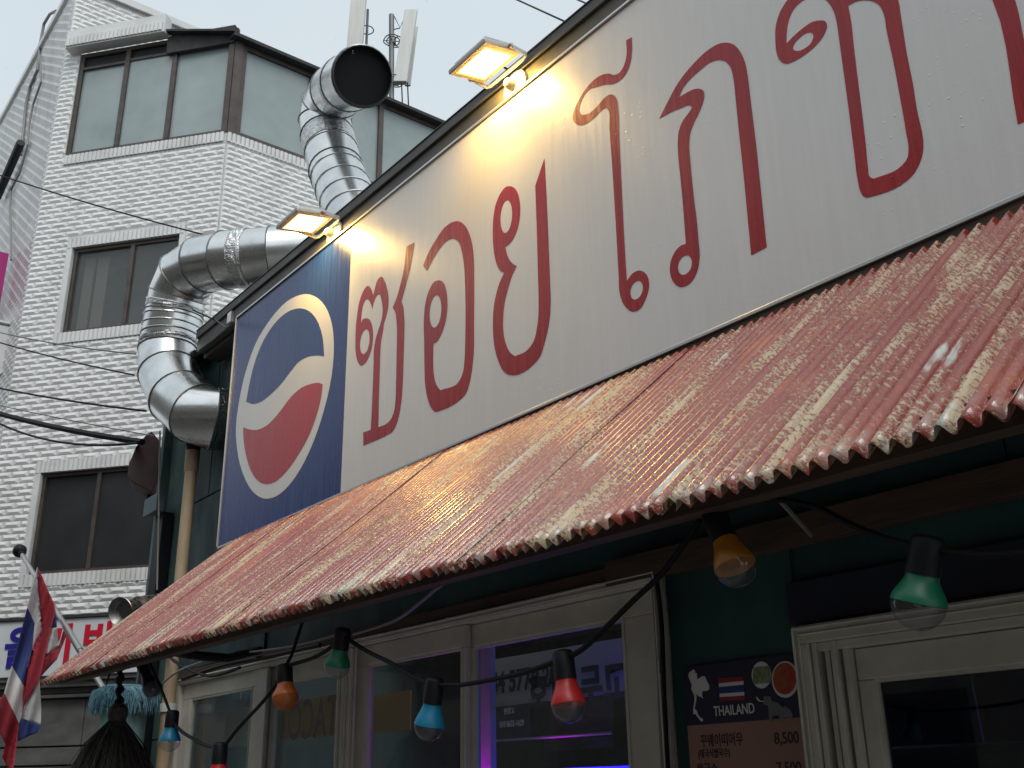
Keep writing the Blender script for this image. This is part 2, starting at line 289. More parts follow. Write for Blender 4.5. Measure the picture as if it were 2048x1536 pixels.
# flaking red paint on corrugated iron; U runs across the ribs, V down the slope
def awning_mat():
    m, t, b, N, L = nodes('flaking_red_corrugated_iron')
    uv = N('ShaderNodeUVMap'); uv.uv_map = 'slope'
    def noi(sc, scale, det, ro=0.6, off=(0, 0, 0)):
        mp = N('ShaderNodeMapping'); mp.inputs['Scale'].default_value = sc; mp.inputs['Location'].default_value = off; L(uv.outputs[0], mp.inputs[0])
        n = N('ShaderNodeTexNoise'); n.inputs['Scale'].default_value = scale; n.inputs['Detail'].default_value = det; n.inputs['Roughness'].default_value = ro; L(mp.outputs[0], n.inputs['Vector']); return n.outputs['Fac']
    def rng(s, a, c, lo=0.0, hi=1.0):
        r = N('ShaderNodeMapRange'); r.inputs[1].default_value = a; r.inputs[2].default_value = c; r.inputs[3].default_value = lo; r.inputs[4].default_value = hi; L(s, r.inputs[0]); return r.outputs[0]
    def math_(op, a, c):
        n = N('ShaderNodeMath'); n.operation = op
        for i, q in enumerate((a, c)):
            if hasattr(q, 'links'): L(q, n.inputs[i])
            else: n.inputs[i].default_value = q
        return n.outputs[0]
    def mix(f, a, c):
        x = N('ShaderNodeMix'); x.data_type = 'RGBA'; L(f, x.inputs[0])
        for i, q in ((6, a), (7, c)):
            if hasattr(q, 'links'): L(q, x.inputs[i])
            else: x.inputs[i].default_value = (*q, 1)
        return x.outputs[2]
    patch = noi((6.0, 1.4, 1), 1.0, 5, 0.65)                 # long patches running down the slope
    streak = noi((26, 1.1, 1), 1.0, 4, 0.6, (3, 7, 0))       # rib by rib
    fine = noi((150, 95, 1), 1.0, 3, 0.7, (1, 2, 0))         # crackle
    tone = noi((2.5, 1.2, 1), 1.0, 4, 0.6, (9, 1, 0))
    a = math_('MULTIPLY', patch, 0.52); c = math_('MULTIPLY', streak, 0.26); d = math_('MULTIPLY', fine, 0.55)
    s = math_('ADD', math_('ADD', a, c), d)
    flake = rng(s, 0.682, 0.735)
    bare = rng(math_('ADD', math_('MULTIPLY', streak, 0.6), math_('MULTIPLY', noi((5, 3.0, 1), 1.0, 4, .6, (4, 4, 0)), 0.5)), 0.655, 0.685)
    sep = N('ShaderNodeSeparateXYZ'); L(uv.outputs[0], sep.inputs[0])
    lip = math_('MULTIPLY', rng(sep.outputs[1], 1.13, 1.22), rng(noi((22, 9, 1), 1.0, 3, .6, (2, 9, 0)), 0.50, 0.68))
    red = mix(rng(tone, 0.35, 0.7), (0.20, 0.016, 0.008), (0.245, 0.040, 0.026))
    red = mix(rng(noi((4, 2.2, 1), 1.0, 4, .6, (5, 3, 0)), 0.54, 0.72), red, (0.36, 0.085, 0.020))
    cream = mix(rng(fine, 0.4, 0.65), (0.52, 0.44, 0.28), (0.38, 0.30, 0.19))
    col = mix(flake, red, cream)
    col = mix(bare, col, (0.46, 0.50, 0.47))
    col = mix(lip, col, (0.40, 0.41, 0.36))
    dirt = rng(noi((9, 4, 1), 1.0, 6, .7, (6, 6, 0)), 0.62, 0.8, 0.0, 0.55)
    col = mix(dirt, col, (0.10, 0.055, 0.035))
    L(col, b.inputs['Base Color'])
    L(rng(flake, 0, 1, 0.22, 0.42), b.inputs['Roughness'])
    hgt = math_('ADD', math_('MULTIPLY', flake, -0.6), math_('MULTIPLY', fine, 0.8))
    bp = N('ShaderNodeBump'); bp.inputs['Strength'].default_value = 0.8; bp.inputs['Distance'].default_value = 0.0030; L(hgt, bp.inputs['Height']); L(bp.outputs[0], b.inputs['Normal']); bc = N('ShaderNodeBump'); bc.inputs['Strength'].default_value = 0.28; bc.inputs['Distance'].default_value = 0.0022; L(hgt, bc.inputs['Height']); L(bc.outputs[0], b.inputs['Coat Normal'])
    b.inputs['Coat Weight'].default_value = 0.55; b.inputs['Coat Roughness'].default_value = 0.10
    return m
M_awning = awning_mat()

# ------------------------------------------------------------------ outlines on flat faces
def smooth_loop(pts, n=5):
    """closed Catmull-Rom through the points; a point with a third entry is a sharp corner"""
    N_ = len(pts); out = []
    for i in range(N_):
        p0, p1, p2, p3 = (pts[(i + k) % N_] for k in (-1, 0, 1, 2))
        a = Vector(p1[:2]); b = Vector(p2[:2]); d = (b - a).length
        def tan(q0, q1, q2, corner):
            if corner: return b - a
            v0 = Vector(q1[:2]) - Vector(q0[:2]); v1 = Vector(q2[:2]) - Vector(q1[:2])
            w_ = v0.length + v1.length
            return (v0 * (v1.length / max(v0.length, 1e-6)) + v1 * (v0.length / max(v1.length, 1e-6))) / max(w_, 1e-6) * d
        t1 = tan(p0, p1, p2, len(p1) > 2); t2 = tan(p1, p2, p3, len(p2) > 2)
        for k in range(n):
            t = k / n; t2_ = t * t; t3 = t2_ * t
            out.append(a * (2 * t3 - 3 * t2_ + 1) + t1 * (t3 - 2 * t2_ + t) + b * (-2 * t3 + 3 * t2_) + t2 * (t3 - t2_))
    return out
def ell(cx, cy, rx, ry, tilt=0.0, n=28):
    return [Vector((cx + rx * math.cos(a) + tilt * -math.sin(a), cy + ry * math.sin(a))) for a in [2 * math.pi * k / n for k in range(n)]]
def flat_mesh(name, loops, thick):
    """filled 2D outline (with holes) in x,z standing in the plane y=0, front towards -Y"""
    cu = bpy.data.curves.new(name, 'CURVE'); cu.dimensions = '2D'; cu.fill_mode = 'BOTH'; cu.extrude = thick / 2
    for lp in loops:
        sp = cu.splines.new('POLY'); sp.points.add(len(lp) - 1); sp.use_cyclic_u = True
        for i, q in enumerate(lp): sp.points[i].co = (q[0], q[1], 0, 1)
    o = bpy.data.objects.new(name, cu); C.objects.link(o)
    dg = bpy.context.evaluated_depsgraph_get(); me = bpy.data.meshes.new_from_object(o.evaluated_get(dg))
    bpy.data.objects.remove(o); bpy.data.curves.remove(cu)
    me.transform(Matrix.Rotation(R(90), 4, 'X')); me.name = name
    return me
def text_mesh(name, body, size, thick=0.002, bold=0.0, align='CENTER'):
    cu = bpy.data.curves.new(name, 'FONT'); cu.body = body; cu.size = size; cu.extrude = thick / 2; cu.offset = bold; cu.align_x = align; cu.align_y = 'CENTER'; cu.resolution_u = 4
    o = bpy.data.objects.new(name, cu); C.objects.link(o)
    dg = bpy.context.evaluated_depsgraph_get(); me = bpy.data.meshes.new_from_object(o.evaluated_get(dg))
    bpy.data.objects.remove(o); bpy.data.curves.remove(cu)
    me.transform(Matrix.Rotation(R(90), 4, 'X')); me.name = name
    return me
def put_mesh(name, me, mat, parent, loc, rotz=0.0, scale=None):
    if scale: me.transform(Matrix.Diagonal((*scale, 1)))
    if rotz: me.transform(Matrix.Rotation(rotz, 4, 'Z'))
    if not len(me.materials): me.materials.append(mat)
    o = bpy.data.objects.new(name, me); C.objects.link(o); o.location = loc
    if parent: par(o, parent)
    return o

# ================================================================== the setting
g = MB(); g.add([(-300, -300, 0), (300, -300, 0), (300, 300, 0), (-300, 300, 0)], [(0, 1, 2, 3)])
struct(obj('ground', g, M_asphalt, origin=(0, 0, 0)))
g = MB(); g.box((-40, 1.2, 0.004), (20, 2.7, 0.13)); struct(obj('pavement', g, M_pave))

# ------------------------------------------------------------------ white tiled building
P0 = Vector((-11.777, 2.302, 0)); F = Vector((0.771, 0.637, 0)).normalized(); NF = Vector((F.y, -F.x, 0))
P1 = P0 + F * 2.3055
UP = Vector((0, 0, 1)); YD = Vector((0, 1, 0)); XD = Vector((1, 0, 0))
WB = thing('tiled_building', (-12.5, 5, 0), 'white tiled building with a bay of frosted windows behind the shop', 'building')
TW, TH, TD, TE = 0.197, 0.0645, 0.0118, 0.046
def hip(w_, h_, d_, e_):
    return [(0, 0, 0), (w_, 0, 0), (w_, h_, 0), (0, h_, 0), (e_, h_ * .44, d_), (w_ - e_, h_ * .44, d_), (e_ * .45, h_ * .42, d_ * .25), (w_ - e_ * .45, h_ * .42, d_ * .25)], \
           [(0, 1, 5, 4), (2, 3, 4, 5), (0, 4, 3), (1, 2, 5)]
def tile_spots(s0, s1, z0, z1, holes, off=0.0):
    """(s, z, width) of every tile of a running bond, cut by the openings"""
    out = []; k = 0; z = z0
    while z < z1 - 0.02:
        zc = z + TH / 2; iv = [(s0, s1)]
        for a, b_, c, d in holes:
            if c < zc < d:
                nv = []
                for p, q in iv:
                    if b_ <= p or a >= q: nv.append((p, q)); continue
                    if a > p: nv.append((p, a))
                    if b_ < q: nv.append((b_, q))
                iv = nv
        s = s0 - ((k + off) % 2) * (TW + .004) / 2 - (TW + .004)
        while s < s1:
            for p, q in iv:
                a = max(s, p); b_ = min(s + TW, q)
                if b_ - a > 0.035: out.append((a, z, b_ - a))
            s += TW + .004
        z += TH + .003; k += 1
    return out
def hip_world(mb, o, u, n, s, z, w_, jig=True):
    e = min(TE, w_ * .3); d = TD * (rnd.uniform(.85, 1.1) if jig else 1)
    v, f = hip(w_, TH, d, e)
    mb.add([o + u * (s + p[0]) + UP * (z + p[1]) + n * (p[2] + .002) for p in v], f)
def backing(name, o, u, n, s0, s1, z0, z1, holes, depth=0.12):
    """wall slab behind the tiles with real openings"""
    mb = MB(); zs = sorted({z0, z1, *[h[2] for h in holes], *[h[3] for h in holes]}); zs = [z for z in zs if z0 <= z <= z1]
    for a, b_ in zip(zs, zs[1:]):
        iv = [(s0, s1)]; zc = (a + b_) / 2
        for p0, q0, c, d in holes:
            if c < zc < d:
                nv = []
                for p, q in iv:
                    if q0 <= p or p0 >= q: nv.append((p, q)); continue
                    if p0 > p: nv.append((p, p0))
                    if q0 < q: nv.append((q0, q))
                iv = nv
        for p, q in iv: mb.obox(o + u * p + UP * a, u * (q - p), UP * (b_ - a), -n * depth)
    return obj(name, mb, M_grout, WB)
E_ = EYE
# openings on the bay front: (s0, s1, z0, z1)
W_LO = (0.56, 1.93, 2.10 + E_, 3.17 + E_); W_MID = (0.53, 1.86, 4.76 + E_, 5.82 + E_); W_TOP = (0.225, 2.32, 7.08 + E_, 8.56 + E_)
EC = 0.125                                    # height of an edge course
def courses(h): return (h[0] - .07, h[1] + .07, h[2] - EC, h[3] + EC)
hf = [W_LO, W_MID, W_TOP]
hf_t = [courses(W_LO), courses(W_MID), (0.225, 2.4, W_TOP[2] - EC, 12)]
wf = backing('wall', P0, F, NF, 0, 2.3055, 1.66 + E_, 8.56 + E_, hf)
hf_t2 = hf_t
front = [(P0, F, NF, *t_) for t_ in tile_spots(0.0, 2.3055, 1.66 + E_, 8.84 + E_, hf_t2)]
wr = backing('wall', P1, YD, XD, 0.004, 9.0, 3.0 + E_, 8.38 + E_, [(0.06, 9.1, 7.08 + E_, 9 + E_)])
right = [(P1, YD, XD, *t_) for t_ in tile_spots(0.02, 8.5, 4.3 + E_, 7.08 + E_ - EC, [], 1)]
wm_ = backing('wall', P0 + Vector((0, .004, 0)), YD, XD, 0, 12, 7 + E_, 9.72 + E_, [])
main = [(P0, YD, XD, *t_) for t_ in tile_spots(0.02, 6.5, 8.60 + E_, 9.60 + E_, [], 1)]
wl = backing('wall', P0 - Vector((.004, 0, 0)), -XD, -YD, 0, 14, 0, 9.72 + E_, [])
left = [(P0, -XD, -YD, *t_) for t_ in tile_spots(0.02, 9, 2.6 + E_, 9.7 + E_, [])]
full = sorted([t_ for t_ in front if abs(t_[5] - TW) < 1e-4], key=lambda t_: (t_[0] + t_[1] * t_[3] + UP * t_[4] - Vector((0, 0, EYE))).length)
single = full[:300]; sset = set(id(t_) for t_ in single)
v_, f_ = hip(TW, TH, TD, TE)
tme = bpy.data.meshes.new('tile'); tme.from_pydata([F * p[0] + UP * p[1] + NF * (p[2] + .002) for p in v_], [], f_); tme.materials.append(M_tile)
for t_ in single:
    o = bpy.data.objects.new('tile', tme); C.objects.link(o); o.location = t_[0] + F * t_[3] + UP * t_[4]; par(o, wf)
mb = MB()
for t_ in front + right + main + left:
    if id(t_) not in sset: hip_world(mb, *t_)
o = obj('tile_field', mb, M_tile, WB); o['kind'] = 'stuff'
# edge courses: upright ribbed tiles round the openings
def edge_mesh(u, n):
    w_ = .050; v = []; d = (.006, .019, .022, .019, .006)
    for k, q in enumerate((0, .12, .5, .88, 1)):
        v += [u * (w_ * q) + n * d[k], u * (w_ * q) + n * d[k] * .9 + UP * EC]
    f = [(2 * k, 2 * k + 2, 2 * k + 3, 2 * k + 1) for k in range(4)] + [(0, 2, 4, 6, 8), (1, 3, 5, 7, 9)]
    b0 = len(v)
    me = bpy.data.meshes.new('edge_tile'); me.from_pydata(v, [], f); me.materials.append(M_tile_edge); return me
ef, er = edge_mesh(F, NF), edge_mesh(YD, XD)
def course(me, o_, u, s0, s1, z, parent):
    n = int((s1 - s0) / .054)
    for k in range(n):
        o = bpy.data.objects.new('edge_tile', me); C.objects.link(o); o.location = o_ + u * (s0 + k * .054) + UP * z; par(o, parent)
for h in (W_LO, W_MID):
    course(ef, P0, F, h[0] - .07, h[1] + .07, h[2] - EC + .002, wf); course(ef, P0, F, h[0] - .07, h[1] + .07, h[3] - .002, wf)
course(ef, P0, F, 0.23, 2.30, W_TOP[2] - EC + .002, wf)
course(er, P1, YD, 0.01, 3.9, W_TOP[2] - EC + .002, wr)
# cornice over the first half of the bay
cor = MB(); cor.obox(P0 + F * .10 + UP * (8.56 + E_) + NF * .0, F * 1.33, UP * .26, NF * .14)
co = obj('cornice', cor, M_tile_edge, WB)
ec = ef
for k in range(24):
    o = bpy.data.objects.new('edge_tile', ef); C.objects.link(o); o.location = P0 + F * (.11 + k * .054) + UP * (8.58 + E_) + NF * .14; par(o, co)
# jamb strips beside the windows
for h in (W_LO, W_MID):
    for s in (h[0] - .07, h[1]):
        q = MB(); q.obox(P0 + F * s + UP * h[2] + NF * .001, F * .068, UP * (h[3] - h[2]), NF * .014); obj('jamb_strip', q, M_tile_edge, wf)
# coping and felt edge
q = MB(); q.obox(P0 + UP * (9.66 + E_) + XD * .05 - YD * .05, YD * 12, UP * .10, -XD * .2); q.obox(P0 + UP * (9.66 + E_) - YD * .05 + XD * .05, -XD * 14, UP * .10, YD * .2); obj('coping', q, M_tile_edge, WB)
q = MB()
q.obox(P1 + UP * (8.36 + E_) + XD * .10 - YD * .06, YD * 9, UP * .045, -XD * 1.9)
q.prism([P0 + F * 1.40 + NF * .10 + UP * (8.60 + E_), P1 + NF * .10 + XD * .04 + UP * (8.40 + E_), P1 + XD * .10 + UP * (8.40 + E_), P0 + F * 1.40 - NF * .6 + YD * .8 + UP * (8.62 + E_)], UP * .03)
q.obox(P0 + F * 1.42 + NF * .03 + UP * (8.32 + E_), F * .88, UP * .25, -NF * .05)
obj('roof_felt', q, M_blackroof, WB)
q = MB(); q.obox(P1 + UP * (8.405 + E_) + XD * .0, YD * 9, UP * .012, -XD * 1.7); obj('roof_sheet', q, M_blackroof, WB)

def frame_window(name, o_, u, n, h, splits, glassm, depth=.07, fw=.05, parent=WB, blind=None, tops=None):
    s0, s1, z0, z1 = h; fr = MB(); b_ = o_ - n * depth
    fr.obox(b_ + u * s0 + UP * z0, u * (s1 - s0), UP * fw, n * .045); fr.obox(b_ + u * s0 + UP * (z1 - fw), u * (s1 - s0), UP * fw, n * .045)
    for s in (s0, s1 - fw): fr.obox(b_ + u * s + UP * (z0 + fw), u * fw, UP * (z1 - z0 - 2 * fw), n * .045)
    for s in splits: fr.obox(b_ + u * (s - fw * .55) + UP * (z0 + fw), u * fw * 1.1, UP * (z1 - z0 - 2 * fw), n * .05)
    wo_ = obj(name, fr, M_bronze, parent)
    es = [s0 + fw] + list(splits) + [s1 - fw]
    for k, (a, c) in enumerate(zip(es, es[1:])):
        zt = z1 - fw - (tops[k] if tops else 0)
        pn = MB(); pn.obox(b_ + u * a + UP * (z0 + fw) + n * (.006 + .012 * (k % 2)), u * (c - a), UP * (zt - z0 - fw), n * .006); obj('pane', pn, glassm, wo_)
        if tops:
            rl = MB(); rl.obox(b_ + u * a + UP * zt + n * .004, u * (c - a), UP * .035, n * .038); obj('sash_rail', rl, M_bronze, wo_)
            dk = MB(); dk.obox(b_ + u * a + UP * (zt + .035) + n * .0, u * (c - a), UP * (z1 - fw - zt - .035), n * .01); obj('dark_header', dk, M_film, wo_)
    return wo_
frame_window('window', P0, F, NF, W_TOP, [0.88, 1.52], M_frost, depth=.06, fw=.055, tops=[.18, .16, .10])
w1 = frame_window('window', P0, F, NF, W_MID, [1.27], M_pane, depth=.075, fw=.045)
q = MB(); q.obox(P0 + F * W_MID[0] + UP * W_MID[2] - NF * .5, F * 1.33, UP * 1.06, -NF * .02); obj('dim_room_wall', q, M_inner, w1)
for a, c in ((.62, .74), (.78, .92), (1.18, 1.25)):
    q = MB(); q.obox(P0 + F * a + UP * (W_MID[2] + .05) - NF * .13, F * (c - a), UP * .93, -NF * .02); obj('curtain', q, M_curtain, w1)
frame_window('window', P0, F, NF, W_LO, [1.22], M_film, depth=.075, fw=.04)
# bay corner post and the long window band on the side
q = MB(); q.obox(P1 - NF * .02 - F * .07 + UP * W_TOP[2], F * .07, UP * 1.3, NF * .03); q.obox(P1 + UP * W_TOP[2] - XD * .06, YD * .10, UP * 1.3, XD * .075)
obj('corner_post', q, M_bronze, WB)
hs_ = (0.10, 8.8, 7.08 + E_, 8.36 + E_)
frame_window('window', P1, YD, XD, hs_, [1.03, 1.30, 2.02, 2.95, 3.7, 4.6, 5.5, 6.4, 7.3, 8.1], M_frost, depth=.05, fw=.06)
# roof slab closing the volume
q = MB(); q.box((-25, 2.45, 9.5 + E_), (-11.9, 14, 9.6 + E_)); q.obox(P1 + UP * 0 - XD * .15 + YD * .1, YD * 8.5, UP * (7.0 + E_), -XD * .1); obj('roof_deck', q, M_blackroof, WB)

# ground-floor front of the tiled building: stone panels, ledge, shop sign
FS = thing('stone_shopfront', P0 + F * 1.2 + NF * .1, 'grey stone shopfront with dark ledge below the white tiled wall', 'shopfront')
q = MB(); q.obox(P0 + F * -3 - NF * .10, F * 7.2, UP * (1.66 + E_), -NF * .1); base = obj('backing_wall', q, M_concrete, FS)
zz = [-1.5, 0.12, .30, .335, .50, .98]
for k, (a, c, d) in enumerate(((-1.5, .28, .0), (.295, .45, .012), (.465, .885, .02))):
    for j in range(5):
        q = MB(); q.obox(P0 + F * (-2.6 + j * 1.33) + UP * (a + E_) - NF * .1, F * 1.322, UP * (c - a), NF * (.05 + d)); obj('stone_panel', q, M_concrete, FS, bevel=.004)
for a, c, d in ((.895, .925, .13), (.935, .985, .10), (.99, 1.04, .17), (1.045, 1.085, .20)):
    q = MB(); q.obox(P0 + F * -3 + UP * (a + E_) - NF * .1, F * 7.0, UP * (c - a), NF * d); obj('ledge_moulding', q, M_concrete, FS, bevel=.004)
KS = thing('street_sign_panel', P0 + F * .9 + UP * 2.6, 'long pale sign panel with blue and red Korean letters behind the flag', 'sign')
q = MB(); q.obox(P0 + F * -2.6 + UP * (1.09 + E_) + NF * .02, F * 6.4, UP * .535, NF * .10); obj('sign_face', q, M_signw, KS, bevel=.006)
q = MB(); q.obox(P0 + F * -2.6 + UP * (1.628 + E_) + NF * .0, F * 6.4, UP * .03, NF * .14); obj('sign_frame', q, M_blackroof, KS)
rz = math.atan2(F.y, F.x)
def ks(ch, px, py, sz, mat):
    h = hit(px, py, P0 + NF * .126, NF); put_mesh('letter', text_mesh('letter', ch, sz, .006, .011), mat, KS, h, rz)
ks('을', 42, 1301, .42, M_blue); ks('기', 112, 1297, .42, M_red); ks('박', 196, 1290, .40, M_red)

# things on the far left corner
q = MB(); a = hit(18, 507, (-12.7, 0, 0), XD); b_ = hit(-2, 622, (-12.7, 0, 0), XD)
q.box((-12.78, a.y - 1.1, b_.z), (-12.7, a.y, a.z)); tag(obj('projecting_sign', q, M_magenta, bevel=.006), 'plain magenta projecting sign at the left edge of the picture', 'sign')
a = hit(27, 655, (-12.3, 0, 0), XD); b_ = hit(18, 752, (-12.3, 0, 0), XD)
BX = thing('wall_box', (-12.35, a.y - .4, b_.z), 'white metal box with dark edges below the magenta sign', 'box')
q = MB(); q.box((-12.38, a.y - .9, b_.z), (-12.3, a.y, a.z)); obj('casing', q, M_boxw, BX, bevel=.008)
q = MB(); q.tube([(-12.29, a.y + .005, a.z + .02), (-12.29, a.y + .005, b_.z - .06)], .012, 6); obj('edge_pipe', q, M_seam, BX)
q = MB(); q.box((-12.40, a.y - .9, a.z + .02), (-12.28, a.y + .02, a.z + .05)); obj('lid', q, M_boxw, BX, bevel=.006)
q = MB(); q.tube([P(x, y, 2.27) for x, y in ((112, 22), (100, 28), (88, 48), (80, 90), (75, 140), (60, 175), (52, 210), (47, 260), (42, 310))], .02, 8)
q.tube([P(x, y, 2.26) for x, y in ((80, 110), (82, 165), (66, 210), (58, 250), (55, 290), (40, 345), (22, 380), (20, 420), (22, 470), (22, 520))], .014, 8)
tag(obj('drain_hose', q, M_gcable, smooth=True), 'grey hoses drooping down the left face of the tiled building', 'hose')
q = MB(); a = P(42, 285, 2.20); b_ = P(-6, 395, 2.20); q.tube([a, b_], .055, 8); tag(obj('drain_pipe', q, M_film, smooth=True), 'thick dark pipe slanting off the left face of the tiled building', 'pipe')

# ------------------------------------------------------------------ antennas on the roof behind
AN = thing('antenna_mast', PD(792, 230, 17.5), 'cell antenna mast with ring brackets and white panels above the roof', 'antenna')
def an(x, y, d=17.5): return PD(x, y, d)
q = MB(); q.tube([an(783, 235), an(783, 30)], .055, 8); obj('mast', q, M_antdark, AN, smooth=True)
for yy, xx in ((82, 786), (162, 788)):
    c = an(xx, yy); q = MB()
    for rr in (.19, .13):
        q.tube([c + Vector((math.cos(t * .3927) * rr, math.sin(t * .3927) * rr, .02 * math.sin(t))) for t in range(17)], .012, 6, caps=False)
    for t in range(6): q.tube([c, c + Vector((math.cos(t * 1.047) * .19, math.sin(t * 1.047) * .19, 0))], .010, 5)
    q.tube([c + Vector((0, 0, -.07)), c + Vector((0, 0, .07))], .06, 8); obj('ring_bracket', q, M_antdark, AN)
q = MB(); q.tube([an(788, 32), an(800, 55), an(812, 30)], .012, 6); q.tube([an(783, 60), an(800, 56)], .012, 6); q.tube([an(783, 165), an(803, 160)], .012, 6); obj('strut', q, M_antdark, AN)
def panel(cx0, y0, cx1, y1, wd, nm, parent, d=17.3):
    a, b_ = an(cx0, y0, d), an(cx1, y1, d); ax = (b_ - a).normalized(); u = RT.copy(); n = u.cross(ax).normalized()
    q = MB(); pr = [(-wd / 2, 0), (-wd / 2, wd * .35), (-wd * .3, wd * .5), (wd * .3, wd * .5), (wd / 2, wd * .35), (wd / 2, 0)]
    q.prism([a + u * p[0] + n * p[1] for p in pr], b_ - a); return obj(nm, q, M_antenna, parent, bevel=.01)
panel(822, 18, 800, 162, .26, 'antenna_panel', AN); panel(830, 52, 815, 170, .12, 'antenna_panel', AN, 17.7)
for x in (805, 817):
    q = MB(); q.tube([an(x - 2, 165, 17.4), an(x + 1, 235, 17.4)], .014, 6); obj('feeder_cable', q, M_cable, AN)
AN2 = thing('antenna_post', an(722, 240, 17.0), 'tall pale antenna panel standing behind the black duct mouth', 'antenna')
panel(719, -30, 708, 103, .30, 'antenna_panel', AN2, 17.0)
q = MB(); c = an(734, 60, 17.2); q.tube([c + Vector((math.cos(t * .3927) * .13, math.sin(t * .3927) * .13, 0)) for t in range(17)], .012, 6, caps=False); q.tube([c + Vector((0, 0, -1.6)), c + Vector((0, 0, .5))], .03, 6)
obj('ring_bracket', q, M_antdark, AN2)

# ------------------------------------------------------------------ building across the street (seen only as a reflection)
OB = thing('opposite_building', (-4, -6, 0), 'plain beige rendered building across the street, seen only in reflections', 'building')
q = MB(); q.box((-30, -9, 0), (14, -4.6, 7.8)); obj('wall', q, M_render, OB)
for k in range(9):
    for z in (1.0, 3.9):
        q = MB(); q.box((-24 + k * 4.1, -4.599, z), (-22 + k * 4.1, -4.57, z + 1.4)); wn = obj('window', q, M_bronze, OB)
        q = MB(); q.box((-23.93 + k * 4.1, -4.575, z + .07), (-22.07 + k * 4.1, -4.562, z + 1.33)); obj('pane', q, M_darkglass, wn)

# ------------------------------------------------------------------ the shop itself
YW = 2.62
SB = thing('shop_building', (-3, 4, 0), 'low dark teal shop building carrying the big sign and red awning', 'building')
XL, XR, ZT = -7.42, 1.9, 4.48
WX0, WX1, WZ0, WZ1 = -6.76, -2.50, 0.85, 2.245          # window opening
DX0, DX1, DZ1 = -1.972, 0.6, 1.985                      # door opening
q = MB()
q.box((XL, YW, WZ1), (XR, YW + .15, ZT)); q.box((XL, YW, 0), (WX0, YW + .15, WZ1 - .0005)); q.box((WX0 + .0005, YW, 0), (WX1 - .0005, YW + .15, WZ0)); q.box((WX1, YW, 0), (DX0, YW + .15, WZ1 - .0005)); q.box((DX0 + .0005, YW, DZ1), (DX1, YW + .15, WZ1 - .0005)); q.box((DX1 + .0005, YW, 0), (XR, YW + .15, WZ1 - .0005))
wall = obj('wall', q, M_wallin, SB)
q = MB(); q.box((XL, YW + .151, 0), (XL + .12, 6, ZT)); q.box((XR - .12, YW + .151, 0), (XR, 6, ZT)); q.box((XL, 6, 0), (XR, 6.12, ZT)); obj('wall', q, M_wall, SB)
SK = (-7.25, -2.7, 2.80, 4.40)                           # unseen roof opening, added to bring daylight onto the banners inside
q = MB(); q.box((XL - .05, YW - .1, ZT + .002), (XR, SK[2], ZT + .06)); q.box((XL - .05, SK[3], ZT + .002), (XR, 6.2, ZT + .06)); q.box((XL - .05, SK[2] + .0005, ZT + .002), (SK[0], SK[3] - .0005, ZT + .06)); q.box((SK[1], SK[2] + .0005, ZT + .002), (XR, SK[3] - .0005, ZT + .06)); obj('roof', q, M_blackroof, SB)
q = MB(); q.box((XL + .12, YW + .16, .004), (XR - .12, 5.99, .12)); obj('floor', q, M_inner, SB)
q = MB(); q.box((XL + .12, YW + .16, 2.75), (XR - .12, SK[2], 2.8)); q.box((XL + .12, SK[3], 2.75), (XR - .12, 5.99, 2.8)); q.box((XL + .12, SK[2] + .0005, 2.75), (SK[0], SK[3] - .0005, 2.8)); q.box((SK[1], SK[2] + .0005, 2.75), (XR - .12, SK[3] - .0005, 2.8)); obj('ceiling', q, M_inner, SB)
q = MB(); q.box((SK[0], SK[2] - .02, 2.801), (SK[1], SK[2] - .0005, ZT)); q.box((SK[0], SK[3] + .0005, 2.801), (SK[1], SK[3] + .02, ZT)); q.box((SK[0] - .02, SK[2], 2.801), (SK[0] - .0005, SK[3], ZT)); q.box((SK[1] + .0005, SK[2], 2.801), (SK[1] + .02, SK[3], ZT)); obj('added_light_well', q, M_boxw, SB)
# painted boards on the exposed end of the front wall
for x0, x1, z0, z1, d in ((-7.40, -6.985, .1, 1.892, .010), (-7.40, -6.985, 1.9, 4.36, .012), (-6.975, -6.62, 3.42, 4.36, .014), (-6.612, -5.92, 3.42, 4.36, .012), (-6.975, -6.50, 2.30, 3.41, .012), (-6.492, -5.6, 2.30, 3.41, .016), (-6.975, -6.765, .1, 2.292, .012)):
    q = MB(); q.box((x0, YW - d, z0), (x1, YW - .0005, z1)); obj('wall_board', q, M_mossy if x1 < -6.9 else M_wall, SB, bevel=.002)
for x0, x1, z0, z1 in ((-2.498, -1.98, .2, 2.25), (-2.498, -1.27, 2.254, 2.86), (-1.264, .3, 2.254, 2.86)):
    q = MB(); q.box((x0, YW - .010, z0), (x1, YW - .0005, z1)); obj('wall_board', q, M_wallin, SB, bevel=.002)
q = MB(); q.box((-7.475, YW - .07, 0), (-7.421, YW + .02, 4.2)); obj('corner_post', q, M_post, SB, bevel=.004)
q = MB(); q.box((-7.345, YW - .10, 0), (-7.20, YW - .02, 3.42)); obj('black_batten', q, M_rubber, SB, bevel=.004)
q = MB(); zb0 = P(330, 1018, 2.5).z; q.box((-7.44, YW - .16, zb0), (-7.18, YW - .105, zb0 + .13)); obj('beam_end', q, M_post, SB, bevel=.004)
q = MB(); q.box((DX0 - .02, YW - .03, DZ1 + .01), (.7, YW - .012, DZ1 + .13)); obj('lintel_board', q, M_navy, SB, bevel=.003)
